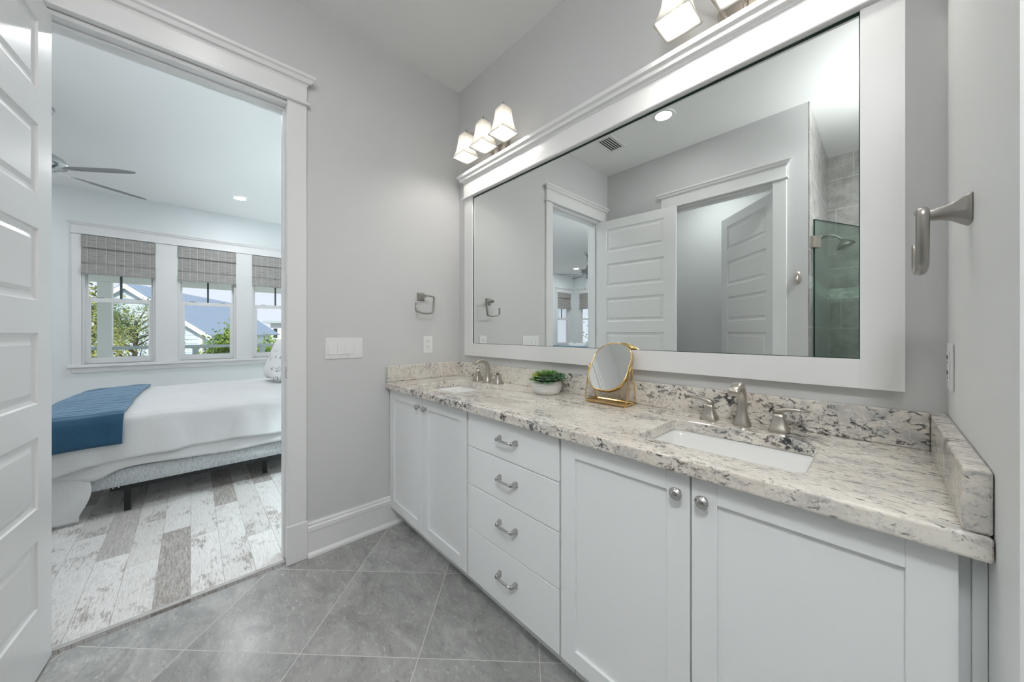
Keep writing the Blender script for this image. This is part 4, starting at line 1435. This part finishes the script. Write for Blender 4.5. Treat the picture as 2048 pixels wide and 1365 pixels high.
def sh_corner(u, v):
    # loose corner of the sheet hanging to the floor on the near side of the foot
    yr = -1.975 + 0.045 * math.sin(PI * min(1, v * 1.15)) - 0.012 * v
    y = -2.23 * (1 - u) + yr * u
    zb = 0.020 + 0.09 * (1 - u) ** 2.2
    z = 0.35 * (1 - v) + zb * v
    x = BN + 0.006 + 0.035 * v + 0.020 * math.sin(PI * v) * u + 0.010 * math.sin(9 * u + 2.5 * v) * v
    return (x, y, z)
tsht = thing('bed_sheet', 'white sheet hanging below the coverlet at the bed corner', 'sheet', (-1.35, -1.2, 0.02))
obj('side_hang', MB().grid(sh_side, 60, 8), 'sheet', tsht, solid=0.003)
obj('corner_drop', MB().grid(sh_corner, 30, 18), 'sheet', tsht, solid=0.003)
def thr(u, v):
    q = -0.16 + v * (0.16 + 0.370 + 0.03 * u)
    p = -0.238 + u * (0.238 + 1.50 + 0.22)
    x, y, z = drape(p, q, 0.020, seed=0.4, flare=0.16)
    return (x, y, z + 0.004 * math.sin(60 * p) * 0.5)
tag(obj('throw_blanket', MB().grid(thr, 90, 50), 'throw', solid=0.016), 'navy quilted throw folded across the foot of the bed', 'throw blanket')

def cushion(name, label, cat, c, w_, h, th, rot, mat, group=None):
    m_ = MB()
    for s_ in (1, -1):
        def fn(u, v, s_=s_):
            a, b = 2 * u - 1, 2 * v - 1
            puff = (max(0, (1 - a ** 4)) * max(0, (1 - b ** 4))) ** 0.45
            pin = 1 - 0.07 * (abs(a) ** 1.5) * 0 
            cx = a * w_ / 2 * (1 - 0.06 * (1 - abs(b)) * (abs(a) > 0.999))
            return (cx * (1 - 0.05 * (1 - b * b) * a * a), s_ * th / 2 * puff, b * h / 2 * (1 - 0.05 * (1 - a * a) * b * b))
        m_.grid(fn, 18, 18)
    m_.xf(Matrix.Translation(c) @ rot)
    return tag(obj(name, m_, mat), label, cat, group)
cushion('cushion', 'white cushion with black sprigs leaning at the head of the bed', 'cushion', (-2.33, -0.755, 0.935), 0.50, 0.47, 0.17, Matrix.Rotation(math.radians(4), 4, 'Z') @ Matrix.Rotation(math.radians(-19), 4, 'X'), 'sprig')
cushion('bed_pillow', 'plain white pillow behind the sprigged cushion', 'pillow', (-2.25, -0.47, 0.915), 0.70, 0.46, 0.17, Matrix.Rotation(math.radians(-32), 4, 'X'), 'sheet')

def fill_bedside(x, lt, ll):  # nightstand and lit lamp, added out of view to brighten the bedroom
    y = -0.14
    t = thing('nightstand', lt, 'nightstand', (x, y, FL), 'added unseen nightstands beside the bed')
    obj('table_top', MB().box(x - .24, y - .21, 0.58, x + .24, y + .21, 0.605), 'trim', t, bevel=0.004)
    obj('body', MB().box(x - .22, y - .19, 0.36, x + .22, y + .19, 0.5795), 'trim', t)
    dr = obj('drawer', MB().box(x - .205, y - .205, 0.375, x + .205, y - .191, 0.565), 'trim', t, bevel=0.003)
    obj('knob', MB().lathe([(0, 0), (.006, 0), (.006, .012), (.014, .016), (.012, .024), (0, .025)], (x, y - .2053, 0.47), 16, '-Y'), 'chrome', dr)
    for sx in (-.2, .2):
        for sy in (-.17, .17):
            obj('leg', MB().box(x + sx - .018, y + sy - .018, FL + .0003, x + sx + .018, y + sy + .018, 0.3595), 'trim', t)
    l = thing('fill_table_lamp', ll, 'table lamp', (x, y, 0.6055), 'added fill lamps beside the bed')
    obj('lamp_base', MB().lathe([(0, 0), (.075, 0), (.075, .012), (.03, .03), (.06, .10), (.075, .18), (.05, .27), (.015, .31), (.012, .40), (0, .40)], (x, y, 0.6058), 28), 'porcelain', l)
    obj('lamp_shade', MB().lathe([(.175, .36), (.13, .62)], (x, y, 0.6058), 36, caps=False), 'linen', l, solid=0.002)
    obj('bulb', MB().lathe([(0, .401), (.014, .405), (.014, .43), (.034, .47), (.036, .49), (.028, .515), (0, .53)], (x, y, 0.6058), 20), 'lamp_fill_bedside', l)
fill_bedside(-1.02, 'unseen nightstand added to carry the near fill lamp', 'unseen table lamp added as fill on the near side')
fill_bedside(-3.25, 'unseen nightstand added to carry the window side fill lamp', 'unseen table lamp added as fill on the window side')

ttl = thing('fill_floor_lamp', 'unseen floor lamp added as uplight by the inner bedroom wall', 'floor lamp', (-0.55, -3.20, FL))  # uplight added out of view to brighten the bedroom ceiling
TX, TY = -0.55, -3.20
obj('lamp_foot', MB().lathe([(0, 0), (.14, 0), (.14, .015), (.03, .03), (0, .03)], (TX, TY, FL + .0003), 28), 'steel', ttl)
obj('pole', MB().lathe([(0, .03), (.012, .03), (.012, 1.70), (0, 1.70)], (TX, TY, FL), 14), 'steel', ttl)
obj('bowl', MB().lathe([(.02, 1.70), (.10, 1.73), (.19, 1.81), (.20, 1.83), (.185, 1.815), (.09, 1.745), (0, 1.725)], (TX, TY, FL), 36, caps=False), 'trim', ttl)
obj('bulb', MB().lathe([(0, 1.73), (.02, 1.735), (.055, 1.77), (.055, 1.79), (.03, 1.815), (0, 1.82)], (TX, TY, FL), 20), 'lamp_fill_torch', ttl)

# bench and cushion beyond the foot of the bed
tb = thing('bench', 'low blue upholstered bench beyond the foot of the bed', 'bench', (-2.65, -2.60, FL))
obj('bench_seat', MB().box(-3.10, -2.80, 0.27, -2.20, -2.40, 0.40), 'blue_sofa', tb, bevel=0.03, seg=3)
for x in (-3.05, -2.25):
    for y in (-2.76, -2.44):
        obj('leg', MB().box(x - .02, y - .02, FL + .0003, x + .02, y + .02, 0.275), 'bark', tb)
cushion('cushion', 'black and white cushion glimpsed behind the navy throw', 'cushion', (-2.60, -2.475, 0.475), 0.46, 0.42, 0.14, Matrix.Rotation(PI / 2 - 0.12, 4, 'X'), 'sprig')

# sofa whose back shows in the mirror
tso = thing('sofa', 'blue sofa in the far half of the bedroom, seen in mirror', 'sofa', (-2.45, -4.35, FL))
m_ = MB()
rings = []
for y, z in ((-3.92, 0.12), (-3.90, 0.90), (-3.915, 0.945), (-3.96, 0.962), (-4.02, 0.962), (-4.07, 0.945), (-4.09, 0.90), (-4.12, 0.45), (-4.12, 0.12)):
    rings.append([(x, y, z - (0.03 if e else 0)) for x, e in ((-3.36, 1), (-3.33, 0), (-1.60, 0), (-1.57, 1))])
vs = [p for r in rings for p in r]
fs = [(i * 4 + k, i * 4 + k + 1, i * 4 + k + 5, i * 4 + k + 4) for i in range(8) for k in range(3)]
fs += [tuple(i * 4 for i in range(9)), tuple(i * 4 + 3 for i in range(9))[::-1], (0, 1, 33, 32), (1, 2, 34, 33), (2, 3, 35, 34)]
m_.add(vs, fs, False)
obj('sofa_back', m_, 'blue_sofa', tso, bevel=0.015, seg=3)
obj('sofa_seat', MB().box(-3.33, -4.85, 0.12, -1.60, -4.125, 0.44), 'blue_sofa', tso, bevel=0.04, seg=3)
for x in (-3.55, -1.565):
    obj('armrest', MB().box(x, -4.85, 0.10, x + 0.19, -3.92, 0.62), 'blue_sofa', tso, bevel=0.04, seg=3)
for x in (-3.5, -1.45):
    for y in (-4.8, -4.0):
        obj('leg', MB().box(x - .03, y - .03, FL + .0003, x + .03, y + .03, 0.105), 'bark', tso)
cushion('cushion', 'striped pale cushion standing on the blue sofa, seen in mirror', 'cushion', (-1.98, -4.24, 0.80), 0.46, 0.46, 0.16, Matrix.Rotation(math.radians(-14), 4, 'X'), 'sprig')

# ------------------------------------------------------------------ ceiling fans
def make_fan(label, loc, rot):
    t = thing('ceiling_fan', label, 'ceiling fan', loc, 'five-blade ceiling fans in the bedroom')
    t.rotation_euler[2] = rot
    obj('canopy', MB().lathe([(0.0, -0.0003), (0.070, -0.0003), (0.072, -0.012), (0.062, -0.040), (0.038, -0.058), (0.018, -0.064), (0.0, -0.064)], (0, 0, 0), 28), 'steel', t, local=True)
    obj('downrod', MB().lathe([(0.0, -0.06), (0.0125, -0.06), (0.0125, -0.35), (0.0, -0.35)], (0, 0, 0), 14), 'steel', t, local=True)
    obj('motor_housing', MB().lathe([(0.0, -0.315), (0.026, -0.318), (0.030, -0.345), (0.060, -0.362), (0.118, -0.398), (0.140, -0.430), (0.143, -0.452), (0.130, -0.470), (0.085, -0.486), (0.062, -0.498), (0.060, -0.535), (0.050, -0.560), (0.020, -0.572), (0.0, -0.573)], (0, 0, 0), 36), 'steel', t, local=True)
    for k in range(5):
        a = 2 * PI * k / 5
        R = Matrix.Rotation(a, 4, 'Z')
        tiltm = Matrix.Rotation(math.radians(12), 4, 'X')
        m_ = MB()
        m_.box(0.075, -0.011, -0.003, 0.175, 0.011, 0.003)
        m_.prism([(0.165, -0.020), (0.215, -0.034), (0.275, -0.034), (0.275, 0.034), (0.215, 0.034), (0.165, 0.020)], 'Z', -0.006, -0.003)
        m_.xf(Matrix.Translation((0, 0, -0.492)) @ R @ tiltm)
        iron = obj('blade_iron', m_, 'steel', t, local=True)
        m_ = MB()
        top, n = [], 14
        pts = []
        for i in range(n + 1):
            u = i / n
            r = 0.185 + u * 0.475
            wd = 0.050 + 0.026 * math.sin(PI * min(1, u * 0.62 + 0.1))
            if u > 0.80:
                wd *= math.sqrt(max(0.0, 1 - ((u - 0.80) / 0.205) ** 2.2)) * 0.9 + 0.1
            if u < 0.12:
                wd *= 0.55 + 0.45 * u / 0.12
            pts.append((r, wd))
        poly = [(r, wd) for r, wd in pts] + [(r, -wd) for r, wd in pts[::-1]]
        m_.prism(poly, 'Z', -0.003, 0.003)
        m_.xf(Matrix.Translation((0, 0, -0.492)) @ R @ tiltm)
        obj('blade', m_, 'blade', iron, local=True)
    m_ = MB()
    m_.tube([(0.052, 0.0, -0.545), (0.056, 0, -0.60), (0.056, 0, -0.78)], 0.0013, 6)
    m_.lathe([(0.0, -0.812), (0.016, -0.810), (0.018, -0.802), (0.008, -0.796), (0.003, -0.78), (0.0, -0.78)], (0.056, 0, 0), 12)
    obj('pull_chain', m_, 'steel', t, local=True)
    return t
fan1 = make_fan('grey five-blade ceiling fan half hidden behind the open door', (-2.36, -2.335, H), math.radians(53))
fan2 = copy_tree(fan1)
fan2.location = (-2.375, -5.10, H)
fan2.rotation_euler[2] = math.radians(133)
tag(fan2, 'grey ceiling fan over the far half of bedroom, seen in mirror', 'ceiling fan')

# ------------------------------------------------------------------ outdoors
GZ = -3.3
struct('ground', MB().box(-70, -60, GZ - 0.3, 8, 40, GZ), 'ground', 'lawn far below the upper floor windows', 'ground')
struct('floor_porch', MB().box(-7.05, -4.6, -0.25, BX - 0.151, 2.5, -0.03), 'porch', 'upper porch deck outside the bedroom windows', 'porch')
struct('ceiling_porch', MB().box(-7.15, -4.7, 2.62, BX - 0.151, 2.6, 2.75), 'porch', 'porch ceiling outside the bedroom windows', 'ceiling')
tag(obj('porch_beam', MB().box(-6.96, -4.6, 2.085, -6.74, 2.5, 2.6195), 'porch'), 'pale beam across the top of the porch', 'beam', kind='structure')
for y, lab in ((-2.542, 'square pale porch column outside the leftmost window'), (1.30, 'square porch column beyond the right bedroom window'), (-4.50, 'square porch column left of the windows')):
    tcn = thing('porch_column', lab, 'column', (-6.85, y, -0.03), 'square columns of the porch')
    obj('shaft', MB().box(-6.93, y - 0.082, -0.0295, -6.77, y + 0.082, 2.0845), 'porch', tcn, bevel=0.004)
    obj('column_base', MB().box(-6.95, y - 0.10, -0.0295, -6.75, y + 0.10, 0.11), 'porch', tcn, bevel=0.004)
for y0, y1, lab, zt in ((-2.458, 1.20, 'grey porch railing outside the middle and right windows', 0.982), (-4.40, -2.645, 'grey porch railing left of the porch column', 0.982)):
    trl = thing('porch_railing', lab, 'railing', (-6.85, (y0 + y1) / 2, -0.03), 'grey railings of the porch')
    obj('top_rail', MB().box(-6.90, y0, zt - 0.055, -6.80, y1, zt), 'rail', trl, bevel=0.004)
    for z in (0.795, 0.60, 0.42, 0.24):
        obj('cross_rail', MB().box(-6.87, y0, z - 0.02, -6.83, y1, z + 0.012), 'rail', trl)
    n = max(1, int((y1 - y0) / 1.2))
    for k in range(1, n + 1):
        yy = y0 + (y1 - y0) * k / (n + 0.5)
        obj('post', MB().box(-6.895, yy - 0.045, -0.0295, -6.805, yy + 0.045, zt - 0.056), 'rail', trl)

# blue gabled house
pk = Vector((-18.789, -3.42, 3.195))
dd = Vector((-0.928, 0.373, 0)).normalized()
ee = Vector((0.373, 0.928, 0)).normalized()
def HP(l, s_, z):
    p = pk + dd * l + ee * s_
    return (p.x, p.y, z)
slope = 0.767
thh = thing('house', 'pale blue gabled house with a blue metal roof outside', 'house', (pk.x, pk.y, GZ))
W2h = 2.46
m_ = MB()
nb = 34
zb0 = GZ + 0.001
for k in range(nb):
    za = GZ + 0.15 + k * 0.185
    zb = za + 0.185
    def half(z):
        return min(W2h, (pk.z - 0.10 - z) / slope)
    ha, hb = half(za), half(zb)
    if hb <= 0.02:
        break
    m_.add([HP(-0.022, -ha, za), HP(-0.022, ha, za), HP(-0.004, hb, zb), HP(-0.004, -hb, zb), HP(0, -ha, za), HP(0, ha, za)], [(0, 1, 2, 3), (0, 4, 5, 1)])
m_.add([HP(0, -W2h, zb0), HP(0, W2h, zb0), HP(0, W2h, 1.2), HP(0, 0, pk.z - 0.1), HP(0, -W2h, 1.2)], [(0, 1, 2, 3, 4)])
for s_ in (-1, 1):
    m_.add([HP(0, s_ * W2h, zb0), HP(10, s_ * W2h, zb0), HP(10, s_ * W2h, 1.2), HP(0, s_ * W2h, 1.2)], [(0, 1, 2, 3)])
obj('siding_wall', m_, 'siding', thh)
ez = pk.z - slope * 2.83
m_ = MB()
for s_ in (-1, 1):
    a, b, c, d_ = HP(-0.12, 0, pk.z), HP(10.5, 0, pk.z), HP(10.6, s_ * 2.83, ez), HP(-0.12, s_ * 2.83, ez)
    up = Vector((0, 0, 0.06))
    m_.add([a, b, c, d_] + [tuple(Vector(q) + up) for q in (a, b, c, d_)], [(0, 1, 2, 3), (4, 7, 6, 5), (0, 3, 7, 4), (1, 5, 6, 2), (2, 6, 7, 3)])
    for k in range(1, 26):
        l = -0.12 + k * 0.41
        q0, q1 = Vector(HP(l, s_ * 0.02, pk.z - 0.015)), Vector(HP(l, s_ * 2.82, ez + 0.008))
        m_.add([tuple(q0 + up), tuple(q1 + up), tuple(q1 + up + dd * 0.03), tuple(q0 + up + dd * 0.03)] + [tuple(v_ + up * 1.25) for v_ in (q0, q1, q1 + dd * 0.03, q0 + dd * 0.03)], [(4, 5, 6, 7), (0, 1, 5, 4), (2, 3, 7, 6)])
m_.add([HP(10.5, 0, pk.z + .05), HP(10.6, -2.83, ez + .05), HP(10.6, 2.83, ez + .05)], [(0, 1, 2)])
obj('metal_roof', m_, 'roof', thh)
m_ = MB()
for s_ in (-1, 1):
    a0, a1 = Vector(HP(-0.12, 0, pk.z)), Vector(HP(-0.12, s_ * 2.83, ez))
    dn = Vector((0, 0, -0.20))
    fr_ = dd * -0.05
    m_.add([tuple(q) for q in (a0, a1, a1 + dn, a0 + dn, a0 + fr_, a1 + fr_, a1 + dn + fr_, a0 + dn + fr_)], [(0, 1, 2, 3), (4, 7, 6, 5), (0, 4, 5, 1), (2, 6, 7, 3), (1, 5, 6, 2), (0, 3, 7, 4)])
    c0 = [HP(l, s_ * q, z) for z in (zb0, 1.28) for l, q in ((-0.03, 2.32), (-0.03, 2.475), (0.05, 2.475), (0.05, 2.32))]
    m_.add(c0, [(0, 1, 5, 4), (1, 2, 6, 5), (2, 3, 7, 6), (3, 0, 4, 7)])
obj('white_trim', m_, 'house_white', thh)

# white tower house far behind
twh = thing('house', 'distant white flat-roofed house with dark windows', 'house', (-35.2, 4.9, GZ))
def W(a, b):  # a across (towards +e), b back
    p = Vector((-34.2, 3.55, 0)) + ee * a + dd * b
    return (p.x, p.y)
def wbox(m_, a0, a1, b0, b1, z0, z1):
    vs = [W(a, b) + (z,) for z in (z0, z1) for b in (b0, b1) for a in (a0, a1)]
    return m_.add(vs, [(0, 2, 3, 1), (4, 5, 7, 6), (0, 1, 5, 4), (2, 6, 7, 3), (0, 4, 6, 2), (1, 3, 7, 5)])
obj('house_wall', wbox(MB(), 0, 3.2, 0, 3.0, GZ + .001, 2.0), 'house_white', twh)
obj('flat_roof', wbox(MB(), -0.5, 3.6, -0.4, 3.4, 2.001, 2.20), 'rail', twh)
for z in (0.72, 1.20):
    obj('window', wbox(MB(), 0.22, 0.50, -0.03, -0.001, z, z + 0.34), 'dark_glass', twh)
obj('side_wing', wbox(MB(), -1.2, -0.001, 0.6, 2.0, GZ + .001, 1.25), 'house_white', twh)

# trees
def tree(name, label, c, rad, n, size, mat, seed, trunk_h=None, clumps=14, branchy=False, group='trees beyond the porch'):
    rnd = random.Random(seed)
    t = thing(name, label, 'tree', (c[0], c[1], GZ), group)
    m_ = MB()
    cl = []
    for k in range(clumps):
        while True:
            p = Vector((rnd.uniform(-1, 1), rnd.uniform(-1, 1), rnd.uniform(-1, 1)))
            if p.length < 1:
                break
        cl.append(Vector((c[0] + p.x * rad[0], c[1] + p.y * rad[1], c[2] + p.z * rad[2])))
    for k in range(n):
        q = cl[k % clumps] + Vector((rnd.gauss(0, 1) * rad[0], rnd.gauss(0, 1) * rad[1], rnd.gauss(0, 1) * rad[2])) * (0.16 if branchy else 0.24)
        u = Vector((rnd.uniform(-1, 1), rnd.uniform(-1, 1), rnd.uniform(-1, 1))).normalized()
        v = u.cross(Vector((rnd.uniform(-1, 1), rnd.uniform(-1, 1), rnd.uniform(-1, 1)))).normalized()
        s_ = size * rnd.uniform(0.6, 1.3)
        if branchy:
            m_.add([q - v * s_ * .12, q + u * s_, q + v * s_ * .12], [(0, 1, 2)])
        else:
            m_.add([q - u * s_ * .6, q + v * s_ * .35, q + u * s_ * .6, q - v * s_ * .35], [(0, 1, 2, 3)])
    f = obj('foliage', m_, mat, t)
    f['kind'] = 'stuff'
    b = MB()
    b.tube([(c[0], c[1], GZ), (c[0] + .05, c[1] - .05, (GZ + c[2]) / 2), (c[0], c[1], c[2] + rad[2] * 0.5)], [0.11, 0.08, 0.03], 8)
    for p in cl:
        z0 = max(GZ + 1.0, p.z - rnd.uniform(.3, .8) * rad[2])
        z0 = min(z0, c[2] + rad[2] * .4)
        m0 = Vector((c[0], c[1], z0))
        mid = m0.lerp(p, .5) + Vector((rnd.uniform(-.1, .1), rnd.uniform(-.1, .1), rnd.uniform(-.05, .15)))
        b.tube([m0, mid, p], [0.022, 0.014, 0.006], 5)
    obj('trunk', b, 'bark', t)
    return t
tree('pine_tree', 'sparse pine with bare dark branches beside the porch column', (-11.3, -2.55, 1.05), (0.9, 0.85, 0.95), 6500, 0.085, 'pine', 3, clumps=30, branchy=True)
tree('tree', 'yellow-green tree left of the porch column outside', (-14.5, -4.4, 1.2), (1.5, 1.0, 1.35), 7000, 0.11, 'olive', 4, clumps=22)
tree('shrub_tree', 'bright green tree in front of the blue house', (-9.4, -0.70, 0.62), (0.5, 0.42, 0.80), 6000, 0.065, 'shrubleaf', 5, clumps=22)
tree('shrub_tree', 'low green bush below the porch railing outside right window', (-11.5, 0.55, -0.1), (0.8, 0.7, 0.95), 5000, 0.08, 'shrubleaf', 6, clumps=18)
tree('tree', 'green tree outside the window left of the far corner', (-11.6, -11.2, 0.6), (1.9, 2.2, 1.45), 8000, 0.14, 'deepleaf', 8, clumps=40)
tree('tree', 'green tree outside the window right of the far corner', (-6.4, -14.4, 0.7), (2.0, 1.7, 1.45), 8000, 0.14, 'deepleaf', 9, clumps=40)
